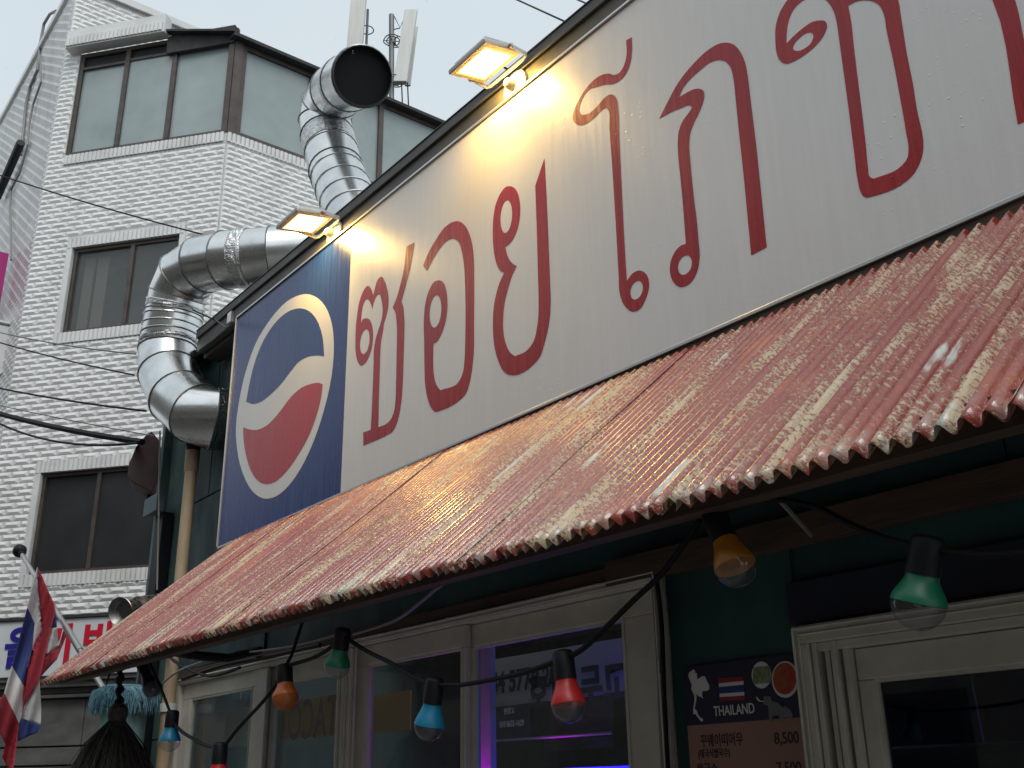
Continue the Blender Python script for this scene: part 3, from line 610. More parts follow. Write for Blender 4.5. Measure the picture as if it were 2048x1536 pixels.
# steel fascia above the sign, with its lower lip
fx0 = P(397, 665, 2.42).x; ztop = 2.99 + E_; zsg = 1.181 * 2.4 + E_
q = MB(); q.box((fx0, 2.42, zsg + .012), (XR, 2.47, ztop)); fa = obj('fascia', q, M_fascia, SB, bevel=.004)
q = MB(); q.box((fx0, 2.405, ztop - .045), (XR, 2.4195, ztop + .008)); q.box((fx0, 2.40, ztop + .009), (XR, 2.62, ztop + .016)); obj('fascia_lip', q, M_fascia, fa, bevel=.003)
q = MB(); q.box((fx0, 2.475, zsg - .02), (XR, 2.60, zsg + .01)); q.box((fx0, 2.475, zsg + .10), (XR, 2.615, ztop)); obj('fascia_back', q, M_fascia, fa)
q = MB(); x = P(462, 640, 2.415).x; q.box((x - .03, 2.40, zsg + .02), (x + .03, 2.419, ztop - .06)); obj('joint_plate', q, M_alu, fa)
# ------------------------------------------------------------------ big sign
YS = 2.40
sx0, sz0, sz1 = -5.873, 0.565 * 2.4 + EYE, 1.181 * 2.4 + EYE
SG = thing('shop_sign', (-2, YS, sz0), 'long wet white shop sign with red Thai letters and a blue emblem panel', 'sign')
xb = -4.418                                      # seam between the blue and white sheets
q = MB(); q.box((sx0 + .005, YS + .0, sz0 + .004), (xb, YS + .06, sz1 - .004)); bluep = obj('blue_panel', q, M_faceblue, SG)
q = MB(); q.box((xb + .0015, YS, sz0 + .004), (XR, YS + .06, sz1 - .004)); whitep = obj('white_panel', q, M_face, SG)
q = MB()
q.box((sx0, YS - .006, sz0 - .010), (XR, YS + .062, sz0 + .0035)); q.box((sx0, YS - .010, sz1 - .0035), (XR, YS + .062, sz1 + .008)); q.box((sx0 - .006, YS - .010, sz0 + .004), (sx0 + .0045, YS + .062, sz1 - .004))
obj('trim', q, M_alu, SG, bevel=.002)
q = MB(); q.box((sx0 + .02, YS + .002, sz0 - .12), (XR, YS + .08, sz0 - .0105)); obj('under_board', q, M_wood, SG)
q = MB(); q.box((sx0 + .02, YS + .064, sz0 + .01), (XR, YS + .22, sz1 - .05)); obj('backing_frame', q, M_blackroof, SG)

def sgn(pts, reg, sc):                           # survey of an outline on the sign face
    out = []
    for p in pts:
        h = P(reg[0] + p[0] / sc, reg[1] + p[1] / sc, YS); out.append((h.x, h.z) + ((1,) if len(p) > 2 else ()))
    return out
def dec(name, reg, sc, outer, holes, mat, parent, lift=.0007, n=5):
    loops = [smooth_loop(sgn(outer, reg, sc), n)] + [([Vector(q[:2]) for q in sgn([tuple(v) for v in h], reg, sc)] if isinstance(h[0], Vector) else smooth_loop(sgn(h, reg, sc), n)) for h in holes]
    xs = [p[0] for p in loops[0]]; zs = [p[1] for p in loops[0]]; o_ = Vector(((min(xs) + max(xs)) / 2, min(zs)))
    me = flat_mesh(name, [[(p[0] - o_.x, p[1] - o_.y) for p in lp] for lp in loops], .0006)
    return put_mesh(name, me, mat, parent, Vector((o_.x, YS - lift, o_.y)))
RA, SA = (690, 540), 4.2667; RB, SBc = (830, 300), 2.8444; RC_, SC_ = (1130, 60), 2.6483; RD, SD_ = (1530, 0), 3.6571; RE, SE = (430, 560), 2.7927
c = 1
dec('letter', RA, SA, [(157, 1500, c), (157, 1385, c), (220, 1365, c), (228, 1230), (238, 1000), (245, 800), (248, 680), (262, 590), (285, 512), (310, 435), (322, 370), (322, 320), (311, 250), (295, 208), (275, 215), (252, 260), (233, 330, c), (222, 290), (203, 257), (180, 250), (160, 285), (145, 350), (135, 460, c), (150, 425), (175, 413), (205, 418), (230, 470), (240, 560), (225, 680), (190, 770), (140, 815), (105, 770), (92, 700), (90, 590), (102, 400), (130, 250), (160, 175), (195, 135), (217, 152), (232, 187), (243, 217, c), (260, 140), (283, 78), (310, 57), (336, 90), (360, 160), (372, 240), (368, 320), (355, 385), (335, 450), (325, 520), (310, 600), (302, 700), (298, 850), (290, 1100), (285, 1342, c), (370, 1300), (400, 1260), (420, 1200), (430, 1130), (437, 950), (442, 700), (445, 560), (440, 430), (430, 360), (408, 320, c), (440, 240), (475, 120), (502, 0), (525, -200, c), (593, -235, c), (575, -110), (550, 10), (515, 150), (482, 270, c), (497, 310), (503, 370), (508, 440), (505, 600), (500, 800), (492, 1000), (478, 1150), (460, 1250), (430, 1340), (400, 1385), (375, 1400)], [ell(170, 611, 40, 107, 12)], M_vred, SG)
dec('letter', RB, SBc, [(47, 657, c), (75, 590), (120, 510), (165, 445), (210, 412), (245, 405), (280, 425), (305, 465), (325, 530), (335, 620), (337, 750), (336, 1000), (335, 1150), (325, 1250), (310, 1330), (290, 1385), (255, 1422), (140, 1484), (120, 1490), (95, 1470), (72, 1410), (58, 1330), (55, 1250), (53, 1100), (52, 950), (60, 870), (80, 800), (105, 755), (135, 741), (160, 752), (178, 800), (185, 870), (180, 950), (165, 1010), (150, 1050), (130, 1085), (105, 1103, c), (104, 1200), (108, 1280), (122, 1335), (145, 1367, c), (255, 1310), (272, 1270), (282, 1200), (286, 1100), (288, 900), (285, 750), (278, 640), (268, 580), (250, 525), (220, 505), (185, 515), (150, 550), (110, 610), (68, 688, c)], [ell(117, 918, 33, 93, 7)], M_vred, SG)
dec('letter', RB, SBc, [(737, 47, c), (685, 203, c), (690, 350), (695, 500), (700, 700), (704, 850), (702, 950), (695, 1010), (675, 1090), (640, 1138), (570, 1173, c), (540, 1150), (515, 1095), (503, 1030), (503, 950), (510, 870), (530, 790), (555, 710), (579, 660, c), (555, 645), (530, 610), (514, 553, c), (550, 520), (580, 460), (598, 370), (598, 310), (590, 260), (570, 220), (543, 206), (515, 212), (485, 250), (460, 310), (447, 380), (443, 460), (445, 530), (453, 600), (470, 660), (490, 690), (508, 698, c), (480, 760), (460, 830), (448, 900), (444, 980), (448, 1080), (462, 1160), (485, 1225), (510, 1265), (540, 1280), (680, 1215), (715, 1170), (737, 1100), (757, 1020), (768, 950), (772, 880), (769, 750), (765, 650), (755, 400), (748, 250)], [ell(520, 378, 33, 94, 6)], M_vred, SG)
dec('letter', RC_, SC_, [(355, 38, c), (325, 55, c), (324, 150), (312, 190), (290, 225), (260, 238), (235, 231), (205, 235), (170, 252), (120, 300), (75, 370), (48, 430), (42, 465), (55, 495), (85, 505), (115, 495), (160, 460), (195, 425), (215, 413), (230, 425), (236, 520), (248, 680), (262, 900), (275, 1120), (285, 1300), (292, 1400), (320, 1465), (365, 1492), (400, 1475), (430, 1420), (446, 1350), (440, 1310), (420, 1283), (390, 1274), (358, 1290), (328, 1330, c), (320, 1200), (308, 980), (297, 750), (288, 560), (282, 420), (275, 370), (258, 345), (235, 343), (210, 360), (175, 400), (145, 430), (110, 448), (85, 446), (75, 425), (80, 395), (100, 350), (130, 315), (160, 305), (215, 290), (260, 285), (295, 265), (325, 230), (348, 170), (355, 120)], [ell(380, 1378, 32, 50, 9)], M_vred, SG)
dec('letter', RC_, SC_, [(500, 470, c), (545, 380), (600, 280), (680, 180), (760, 105), (820, 72), (855, 67), (895, 78), (925, 110), (950, 160), (968, 240), (977, 310), (990, 420), (1010, 580), (1035, 820), (1069, 1150, c), (987, 1193, c), (965, 960), (945, 750), (920, 520), (905, 370), (893, 260), (880, 205), (850, 168), (810, 160), (770, 172), (720, 210), (660, 265), (625, 310), (605, 356, c), (640, 335), (680, 315), (715, 312), (735, 325), (739, 350), (730, 390), (710, 440), (685, 490), (665, 545), (659, 600), (665, 700), (672, 780), (685, 900), (700, 1020), (708, 1120), (714, 1200), (700, 1280), (670, 1335), (635, 1358), (605, 1360), (575, 1335), (557, 1280), (560, 1230), (580, 1180), (610, 1145), (641, 1133, c), (635, 1050), (625, 920), (612, 780), (600, 660), (598, 590), (605, 530), (625, 480), (655, 440), (672, 410), (660, 400), (620, 412), (575, 430)], [ell(636, 1245, 36, 52, 9)], M_vred, SG)
dec('letter', RD, SD_, [(165, 0), (110, 90), (80, 190), (77, 290), (85, 380), (105, 435), (135, 463), (165, 466), (220, 445), (300, 395), (380, 325), (430, 260), (455, 190), (440, 155), (400, 150), (350, 160), (280, 205), (200, 275), (157, 320, c), (160, 240), (175, 150), (210, 70), (270, 10), (330, -20), (400, -30), (440, -5), (480, 40), (510, 100), (530, 190), (545, 300), (575, 520), (600, 700), (630, 930), (655, 1130), (680, 1320), (700, 1400), (720, 1435), (750, 1445), (780, 1438), (1040, 1320), (1090, 1270), (1130, 1200), (1155, 1120), (1160, 1050), (1150, 970), (1120, 840), (1080, 600), (1040, 400), (1000, 150), (975, 0), (950, -70), (880, -115), (780, -120), (690, -95), (620, -50, c), (560, -85), (480, -110), (380, -115), (280, -95), (210, -55)], [[(340, 240), (355, 262), (335, 318), (285, 358), (232, 373), (205, 355), (218, 318), (262, 270), (310, 240)], [(609, 42, c), (660, 15), (740, 3), (800, 15), (840, 45), (870, 105), (890, 220), (940, 450), (990, 720), (1030, 950), (1050, 1110), (1043, 1155), (1005, 1208), (830, 1295), (790, 1306), (765, 1290), (755, 1230), (740, 1080), (710, 820), (680, 580), (650, 330), (630, 150)]], M_vred, SG)
dec('letter', RD, SD_, [(1665, 0), (1850, 910, c), (2010, 845, c), (1905, 340), (1830, 0), (1790, -110), (1700, -190), (1560, -200), (1440, -140), (1400, -70, c), (1480, -75), (1560, -110), (1620, -90)], [], M_vred, SG)
EM = dec('emblem', RE, SE, [(510, 79), (575, 103), (630, 175), (658, 275), (664, 400), (648, 560), (603, 750), (540, 930), (450, 1100), (370, 1190), (290, 1222), (220, 1190), (160, 1090), (125, 950), (118, 820), (135, 680), (170, 520), (230, 350), (310, 220), (400, 122), (455, 91)], [], M_ring, SG, .0007)
dec('emblem_blue_wave', RE, SE, [(175, 680, c), (190, 600), (212, 500), (255, 375), (320, 262), (390, 190), (445, 163), (490, 160), (540, 185), (580, 245), (602, 320), (611, 425, c), (560, 421), (510, 432), (460, 465), (420, 515), (370, 580), (310, 640), (260, 678), (220, 692)], [], M_logoblue, EM, .0016)
dec('emblem_red_wave', RE, SE, [(159, 822, c), (200, 836), (240, 836), (300, 805), (360, 740), (420, 660), (480, 605), (540, 580), (580, 575), (603, 583, c), (595, 650), (570, 750), (530, 860), (470, 970), (400, 1070), (340, 1125), (290, 1140), (240, 1120), (200, 1060), (175, 980), (162, 900)], [], M_logored, EM, .0016)

# ------------------------------------------------------------------ corrugated awning
AW = thing('corrugated_awning', (-2, 1.9, 2.0), 'long awning of flaking red corrugated iron under the sign', 'awning')
PITCH = 0.0385; AMP = 0.0120; AX0, AX1 = -5.57, 1.75
YE, YT = 1.45, 2.37
def lerp_tab(x, tab):
    for (a, va), (b_, vb) in zip(tab, tab[1:]):
        if x <= b_: t = max(0, (x - a) / (b_ - a)); return va + (vb - va) * t
    return tab[-1][1]
def zedge(x): return E_ + lerp_tab(x, [(-5.57, .520), (-3.2, .515), (-1.7, .500), (-.6, .497), (2, .49)])
def ztopa(x): return E_ + lerp_tab(x, [(-5.57, 1.330), (-1, 1.295), (2, 1.285)])
def sheet(x0, x1, lift, seed):
    r = random.Random(seed); n = int(round((x1 - x0) / PITCH)) * 8; NV = 30
    me = bpy.data.meshes.new('sheet'); V = []; UVs = []; jag = {}
    for i in range(n + 1):
        x = x0 + i * PITCH / 8; k = int((i + 4) // 8)
        if k not in jag: jag[k] = r.uniform(-.005, .006) - (r.random() < .06) * r.uniform(.008, .02)
        ph = math.cos(2 * math.pi * i / 8); ph = ph * (1 - .15 * ph * ph) / .85
        ze, zt = zedge(x), ztopa(x)
        a = Vector((x, YT, zt)); b_ = Vector((x, YE, ze)); d = b_ - a; ln = d.length; nn = Vector((0, -d.z, d.y)).normalized(); nn = nn if nn.z > 0 else -nn
        for j in range(NV + 1):
            v = j / NV
            if j >= NV - 5: v += (j - NV + 5) / 5 * jag[k] / ln * 1.0
            p = a + d * v
            wob = .006 * noise.noise((x * 1.3, v * 1.5, 3.1)) + .0018 * noise.noise((x * 14, v * 3, 1.1))
            curl = 0.0
            if v > .9: curl = (v - .9) / .1 * (-.001 + .003 * noise.noise((k * 1.7, 0, seed)))
            am = AMP * (1 + .18 * noise.noise((k * .9, v * 2, 5)))
            V.append(p + nn * (am * ph + wob + curl + lift)); UVs.append((x, v * ln))
    Fc = [(i * (NV + 1) + j, (i + 1) * (NV + 1) + j, (i + 1) * (NV + 1) + j + 1, i * (NV + 1) + j + 1) for i in range(n) for j in range(NV)]
    org = Vector(((x0 + x1) / 2, YE, zedge(x0)))
    me.from_pydata([p - org for p in V], [], Fc); ul = me.uv_layers.new(name='slope')
    for lp in me.loops: ul.data[lp.index].uv = UVs[lp.vertex_index]
    me.polygons.foreach_set('use_smooth', [True] * len(me.polygons)); me.materials.append(M_awning)
    o = bpy.data.objects.new('sheet', me); C.objects.link(o); o.location = org; par(o, AW)
    s = o.modifiers.new('thickness', 'SOLIDIFY'); s.thickness = .0014; s.offset = -1
    return o
SWID = PITCH * 18; xs = AX0; k = 0
while xs < AX1:
    sheet(xs, xs + SWID + PITCH, .0 if k % 2 else .003, k); xs += SWID; k += 1
# battens, purlins, brackets beneath
for yy, hh, mat in ((1.53, .055, M_wood), (1.98, .05, M_wood)):
    for a, b_ in ((AX0 + .12, -2.6), (-2.597, AX1)):
        t = (2.37 - yy) / .92; q = MB()
        zs_ = [ztopa(x) + (zedge(x) - ztopa(x)) * t - .020 for x in (a, b_)]
        q.obox((a, yy - .02, zs_[0] - hh), (b_ - a, 0, zs_[1] - zs_[0]), (0, .045, 0), (0, 0, hh)); obj('purlin', q, mat, AW)
for x in (-4.9, -3.2, -1.6, .1):
    q = MB(); q.obox((x, 1.60, zedge(x) + .02), (.045, 0, 0), (0, .75, .66 * (ztopa(x) - zedge(x)) / .72), (0, 0, .035)); obj('rafter', q, M_wood, AW)
xq = P(420, 1318, 1.9).x
q = MB(); q.tube([P(345, 1302, 1.75), P(400, 1312, 1.95), P(455, 1316, 2.2), P(520, 1300, 2.55)], .022, 8); obj('bracket_arm', q, M_black, AW)
bz = P(1439, 1095, 2.57).z
q = MB(); q.box((-2.75, 2.565, bz - .045), (1.5, 2.6095, bz + .045)); obj('wall_plate', q, M_wood, AW, bevel=.003)
q = MB(); q.tube([P(1545, 985, 1.75), P(1622, 1070, 2.2)], .006, 6); obj('hanger_strip', q, M_gcable, AW)

# ------------------------------------------------------------------ flood lamps
def lamp(xi0, xi1, zi, yi, xo0, xo1, zo, yo, label):
    A, B, Cc, D = Vector((xo0, yo, zo)), Vector((xo1, yo, zo)), Vector((xi1, yi, zi)), Vector((xi0, yi, zi))   # lit face, outer edge A-B, inner edge D-C
    T = thing('flood_lamp', ((xi0 + xi1) / 2, 2.40, zi), label, 'lamp', 'flood lamps on the fascia')
    u = (B - A).normalized(); v = (D - A).normalized(); n = u.cross(v).normalized()
    if n.z > 0: n = -n                            # the face looks down and back at the sign
    cen = (A + B + Cc + D) / 4
    def ring(s, off): return [cen + (p - cen) * s + n * off for p in (A, B, Cc, D)]
    q = MB(); r0, r1, r2, r3 = ring(1.0, 0), ring(1.0, -.020), ring(.80, -.038), ring(.80, -.045)
    vs_ = r0 + r1 + r2 + r3; f = []
    for k in range(3): f += [(k * 4 + i, k * 4 + (i + 1) % 4, k * 4 + 4 + (i + 1) % 4, k * 4 + 4 + i) for i in range(4)]
    f += [(12, 13, 14, 15), (0, 1, 2, 3)]; q.add(vs_, f); obj('housing', q, M_lampbody, T, bevel=.004)
    q = MB(); a, b_ = ring(.97, .0015), ring(.80, .003); q.add(a + b_, [(i, (i + 1) % 4, 4 + (i + 1) % 4, 4 + i) for i in range(4)]); obj('lens_rim', q, M_lampframe, T)
    q = MB(); a = ring(.70, .0028); q.add(a, [(0, 1, 2, 3)]); obj('led_face', q, M_led, T)
    q = MB(); a, b_ = ring(.80, .0028), ring(.702, .0028); q.add(a + b_, [(i, (i + 1) % 4, 4 + (i + 1) % 4, 4 + i) for i in range(4)]); obj('reflector_ring', q, M_ledrim, T)
    for k in range(5):
        q = MB(); t = .15 + .175 * k; q.obox(A + (B - A) * t + (D - A) * .18 - n * .039, u * .008, (D - A) * .64, -n * .018); obj('cooling_fin', q, M_lampbody, T)
    xm = (xi0 + xi1) / 2; zb = zsg + .055
    q = MB(); e0 = (A + D * 2) / 3 - n * .012 - u * .008; e1 = (B + Cc * 2) / 3 - n * .012 + u * .008; back = Vector((0, .16, -.012))
    pts = [e0, Vector((e0.x, 2.378, zi - .005)), Vector((e0.x + .03, 2.384, zi - .01)), Vector((e1.x - .03, 2.384, zi - .01)), Vector((e1.x, 2.378, zi - .005)), e1]
    for a, b_ in zip(pts, pts[1:]):
        d = b_ - a; s = Vector((0, 0, 1)); tk = d.cross(s).normalized() * .004
        q.obox(a - s * .011 - tk * .5, d, s * .022, tk)
    obj('yoke', q, M_lampbody, T)
    for e, s in ((e0, -1), (e1, 1)):
        q = MB(); q.lathe(e, (s, 0, 0), [(-.004, .001), (-.004, .011), (.008, .011), (.012, .007), (.012, .0)], 10); obj('pivot_bolt', q, M_lampbody, T)
    q = MB(); q.lathe((xm + .02, 2.418, zb), (0, -1, 0), [(0, .0), (0, .078), (.012, .076), (.022, .050), (.024, .028), (.055, .022), (.062, .014), (.066, .0)], 24); pl = obj('base_plate', q, M_lampbody, T, smooth=True)
    for k in range(6):
        a = k * 1.047 + .4; q = MB(); q.lathe((xm + .02 + .052 * math.cos(a), 2.4045, zb + .052 * math.sin(a)), (0, -1, 0), [(0, .006), (.006, .005), (.006, 0)], 8); obj('screw', q, M_black, pl)
    q = MB(); q.tube([cen - n * .045, cen - n * .07 + Vector((.02, .05, 0)), Vector((xm - .02, 2.37, zi + .03)), Vector((xm - .03, 2.43, ztop + .02))], .005, 6); obj('power_cable', q, M_cable, T)
kq = 1.034
lamp(-3.062 * kq, -2.800 * kq, 2.876 * kq + E_, 2.28 * kq, -3.062 * kq, -2.800 * kq, 2.838 * kq + E_, 2.092 * kq, 'larger lit flood lamp nearest the camera, above the red letters')
lamp(-4.625 * kq, -4.385 * kq, 2.834 * kq + E_, 2.28 * kq, -4.625 * kq, -4.385 * kq, 2.795 * kq + E_, 2.06 * kq, 'smaller lit flood lamp above the seam of blue and white panels')

# ------------------------------------------------------------------ ducts
def mitre_duct(T, pts, rad, rings, tapes, n=28, mouth=False):
    pts = [Vector(p) for p in pts]; m = len(pts); rows = []
    dirs = [(pts[i + 1] - pts[i]).normalized() for i in range(m - 1)]
    up = Vector((0, 1, 0)); U = (up - dirs[0] * up.dot(dirs[0])).normalized()
    for i in range(m):
        d0 = dirs[max(i - 1, 0)]; d1 = dirs[min(i, m - 2)]
        U = (U - d0 * U.dot(d0)).normalized(); V = d0.cross(U)
        nb = (d0 + d1).normalized(); row = []
        for j in range(n):
            a = 2 * math.pi * j / n; p = (U * math.cos(a) + V * math.sin(a)) * rad
            p = p - d0 * (p.dot(nb) / d0.dot(nb)); row.append(pts[i] + p)
        rows.append(row)
    for i in range(m - 1):
        q = MB(); q.add(rows[i] + rows[i + 1], [(j, (j + 1) % n, n + (j + 1) % n, n + j) for j in range(n)]); sct = obj('duct_section', q, M_galv, T, smooth=True)
        # swaged ribs between the joints
        L_ = (pts[i + 1] - pts[i]).length; k = rings[i]
        for r_ in range(k):
            t = (r_ + .5) / k if k > 0 else 0
            loop = [rows[i][j] * (1 - t) + rows[i + 1][j] * t for j in range(n)]; cc = pts[i] * (1 - t) + pts[i + 1] * t
            q = MB(); lp = [cc + (p - cc) * 1.012 for p in loop]; q.tube(lp + [lp[0]], .0055, 6, caps=False); obj('rib', q, M_galv, sct, smooth=True)
    for i in range(1, m - 1):
        lp = [pts[i] + (p - pts[i]) * 1.010 for p in rows[i]]; q = MB(); q.tube(lp + [lp[0]], .0048, 6, caps=False); obj('seam', q, M_seam, T, smooth=True)
    for i, t0, t1 in tapes:
        q = MB(); K = 6; rr = random.Random(i * 7 + int(t0 * 50)); vs_ = []
        for a in range(K + 1):
            t = t0 + (t1 - t0) * a / K; cc = pts[i] * (1 - t) + pts[i + 1] * t
            for j in range(n):
                p = rows[i][j] * (1 - t) + rows[i + 1][j] * t; jit = 1.010 + rr.uniform(0, .030) * (0.3 if a in (0, K) else 1)
                vs_.append(cc + (p - cc) * jit + (pts[i + 1] - pts[i]).normalized() * rr.uniform(-.006, .006))
        q.add(vs_, [(a * n + j, a * n + (j + 1) % n, (a + 1) * n + (j + 1) % n, (a + 1) * n + j) for a in range(K) for j in range(n)]); obj('foil_tape', q, M_foil, T)
    return rows
D1 = thing('exhaust_duct', P(345, 700, 2.38), 'S-shaped galvanised duct looping over the left end of the sign', 'duct')
p1 = [P(452, 838, 2.63), P(425, 838, 2.52), P(392, 826, 2.44), P(358, 795, 2.39), P(337, 745, 2.37), P(336, 700, 2.37), P(348, 628, 2.37), P(355, 592, 2.37), P(372, 552, 2.38), P(408, 528, 2.42), P(452, 520, 2.49), P(545, 512, 2.72), P(640, 505, 3.0)]
mitre_duct(D1, p1, .205, [0, 0, 0, 0, 0, 4, 1, 0, 0, 0, 1, 0], [(0, .1, .9), (5, .08, .22), (6, .15, .55), (10, .30, .55)])
D2 = thing('exhaust_duct', P(690, 420, 3.15), 'upright galvanised duct with a wide black open mouth against the sky', 'duct')
p2 = [P(722, 470, 3.2), P(672, 340, 3.2), P(654, 272, 3.2), P(650, 243, 3.2), P(655, 212, 3.19), P(673, 184, 3.14), P(696, 166, 3.06), P(726, 152, 2.95)]
rw = mitre_duct(D2, p2, .205, [5, 1, 0, 0, 0, 0, 0], [(1, .55, .95), (5, .8, 1.0)])
dm = (p2[-1] - p2[-2]).normalized(); q = MB(); inr = [p2[-1] + (p - p2[-1]) * .97 - dm * .002 for p in rw[-1]]; inr2 = [p - dm * .05 for p in inr]
q.add(rw[-1] + inr + inr2, [(j, (j + 1) % 28, 28 + (j + 1) % 28, 28 + j) for j in range(28)] + [(28 + j, 28 + (j + 1) % 28, 56 + (j + 1) % 28, 56 + j) for j in range(28)] + [list(range(56, 84))]); obj('mouth_shade_screen', q, M_black, D2)  # black liner and disc stand in for the shaded hollow behind the mesh
q = MB(); cc = p2[-1] - dm * .03; lp = [cc + (p - p2[-1]) * 1.02 for p in rw[-1]]; q.tube(lp + [lp[0]], .010, 6, caps=False); obj('mouth_collar', q, M_seam, D2, smooth=True)
q = MB(); q.tube([P(345, 612, 2.16), P(385, 620, 2.14), P(430, 640, 2.36), P(452, 655, 2.41)], .005, 6); q.tube([P(300, 607, 2.3), P(345, 612, 2.15)], .004, 6)
tag(obj('tie_wire', q, M_seam), 'thin wire tying the S-shaped duct to the steel fascia', 'wire')

# downpipe below the duct
DP = thing('down_pipe', P(340, 1520, 2.5), 'beige plastic downpipe running from the duct down behind the awning', 'pipe')
pa, pb = P(386, 905, 2.50), Vector((P(386, 905, 2.50).x, 2.50, .1))
q = MB(); q.tube([pa, pb], .040, 16); obj('pipe', q, M_pvc, DP, smooth=True)
q = MB(); q.lathe(pa + Vector((0, 0, .0)), (0, 0, -1), [(-.01, .040), (-.01, .047), (.13, .047), (.14, .041)], 18); obj('socket', q, M_pvc, DP, smooth=True)
q = MB(); q.lathe(pa + Vector((0, 0, .10)), (0, 0, -1), [(0, .0), (0, .058), (.02, .062), (.03, .052), (.05, .058), (.06, .048), (.10, .044), (.11, .0)], 18); obj('rubber_adaptor', q, M_rubber, DP, smooth=True)
q = MB(); q.lathe((pa.x, 2.5, P(350, 1405, 2.5).z), (0, 0, -1), [(0, .041), (0, .050), (.05, .050), (.05, .041)], 16); obj('collar', q, M_boxw, DP, smooth=True)

# perforated flue
FL = thing('perforated_flue', P(270, 1225, 2.2), 'short perforated stainless flue poking out beside the awning end', 'flue')
ca, cb = P(240, 1224, 2.05), P(345, 1205, 2.45); ax = (cb - ca); L_ = ax.length; ax.normalize(); r_ = .062
q = MB(); q.lathe(ca, ax, [(0, r_ * 1.42), (.004, r_ * 1.45), (.015, r_ * 1.3), (.03, r_ * .98), (L_ * .34, r_ * .98)], 24); obj('cone_end', q, M_steel, FL, smooth=True)
q = MB(); q.lathe(ca, ax, [(.0, r_ * 1.36), (.02, r_ * 1.1), (.05, r_ * .8), (.05, 0)], 24); obj('inner_cone', q, M_seam, FL, smooth=True)
q = MB(); q.lathe(ca, ax, [(L_ * .32, r_ * .98), (L_ * .32, r_ * 1.2), (L_ * .34, r_ * 1.23), (L_ * .36, r_ * 1.14), (L_, r_ * 1.14)], 24); obj('sleeve', q, M_steel, FL, smooth=True)
U = ax.cross(UP).normalized(); V = ax.cross(U)
for t, rr, n in ((.14, r_ * .985, 12), (.24, r_ * .985, 12), (.46, r_ * 1.145, 12), (.62, r_ * 1.145, 12), (.80, r_ * 1.145, 12)):
    for k in range(n):
        a = 2 * math.pi * (k + (.5 if t in (.24, .62) else 0)) / n; d = U * math.cos(a) + V * math.sin(a); q = MB(); q.lathe(ca + ax * (L_ * t) + d * (rr - .003), d, [(0, .0), (0, .0105), (.0045, .0105), (.0045, 0)], 10); obj('hole', q, M_hole, FL)
# ------------------------------------------------------------------ dark rusty hood beside the corner post
q = MB(); d_ = 7.9
pr = [PD(x, y, 8.1) for x, y in ((258, 925), (263, 915), (272, 893), (290, 872), (303, 862), (318, 880), (316, 958), (305, 985), (262, 962), (255, 952))]
q.prism(pr, Vector((-.25, .12, 0))); tag(obj('metal_hood', q, M_rust, bevel=.006), 'dark rusty sheet metal hood left of the teal corner post', 'hood')
q = MB(); q.box(PD(298, 960, 8.25), PD(312, 1018, 8.35)); tag(obj('hood_bracket', q, M_black, bevel=.004), 'small black bracket under the rusty metal hood', 'bracket')

# ------------------------------------------------------------------ shop windows
def bar(mb, x0, x1, z0, z1, y0, y1): mb.box((x0, y0, z0), (x1, y1, z1))
def sash(parent, x0, x1, z0, z1, y, wl=.045, wr=.045, wtop=.09, dep=.03, pane=M_pane):
    m = MB(); bar(m, x0, x1, z1 - wtop, z1, y, y + dep); bar(m, x0, x1, z0, z0 + wtop, y, y + dep); bar(m, x0, x0 + wl, z0 + wtop + .0005, z1 - wtop - .0005, y, y + dep); bar(m, x1 - wr, x1, z0 + wtop + .0005, z1 - wtop - .0005, y, y + dep)
    obj('sash', m, M_pvcw, parent, bevel=.004)
    m = MB(); g_ = .010
    bar(m, x0 + wl - .001, x1 - wr + .001, z1 - wtop - g_, z1 - wtop - .0004, y + .004, y + dep - .002); bar(m, x0 + wl + .0005, x0 + wl + g_, z0 + wtop, z1 - wtop - g_ - .0004, y + .004, y + dep - .002); bar(m, x1 - wr - g_, x1 - wr - .0005, z0 + wtop, z1 - wtop - g_ - .0004, y + .004, y + dep - .002)
    obj('glazing_bead', m, M_pvcw, parent)
    for a in (x0 + wl - .012, x1 - wr + .006):          # raised stile edges
        if max(wl, wr) > .06:
            m = MB(); bar(m, a, a + .006, z0 + wtop, z1 - wtop, y - .006, y - .0005); obj('stile_edge', m, M_pvcw, parent, bevel=.002)
    m = MB(); bar(m, x0 + wl - .004, x1 - wr + .004, z0 + wtop - .004, z1 - wtop + .004, y + dep * .5, y + dep * .5 + .005); obj('pane', m, pane, parent)
def outer_frame(name, x0, x1, z0, z1, t, y0, y1, lips=True):
    m = MB(); bar(m, x0, x1, z1 - t, z1, y0, y1); bar(m, x0, x0 + t, z0, z1 - t - .0005, y0, y1); bar(m, x1 - t, x1, z0, z1 - t - .0005, y0, y1)
    if lips:
        for k, (a, d) in enumerate(((.006, .012), (.022, .006))):
            bar(m, x0 + a, x1 - a, z1 - a - .006, z1 - a, y0 - d, y0 - .0005); bar(m, x0 + a, x0 + a + .006, z0, z1 - a - .0065, y0 - d, y0 - .0005); bar(m, x1 - a - .006, x1 - a, z0, z1 - a - .0065, y0 - d, y0 - .0005)
    return obj(name, m, M_pvcw, SB, bevel=.003)
zt = WZ1 - .004
wA = outer_frame('window', WX0 + .006, -4.60, WZ0, zt, .036, 2.575, 2.68)
def gx(px, py, Y): return P(px, py, Y).x
def sash_px(w_, x0, x1, pa, pb, y):
    a, b_ = gx(*pa, y + .015), gx(*pb, y + .015); sash(w_, x0, x1, WZ0 + .02, zt - .038, y, wl=a - x0, wr=x1 - b_)
sash_px(wA, WX0 + .043, gx(531, 1380, 2.60), (385, 1420), (507, 1400), 2.60); sash_px(wA, gx(515, 1380, 2.64), -4.637, (552, 1400), (696, 1340), 2.635)
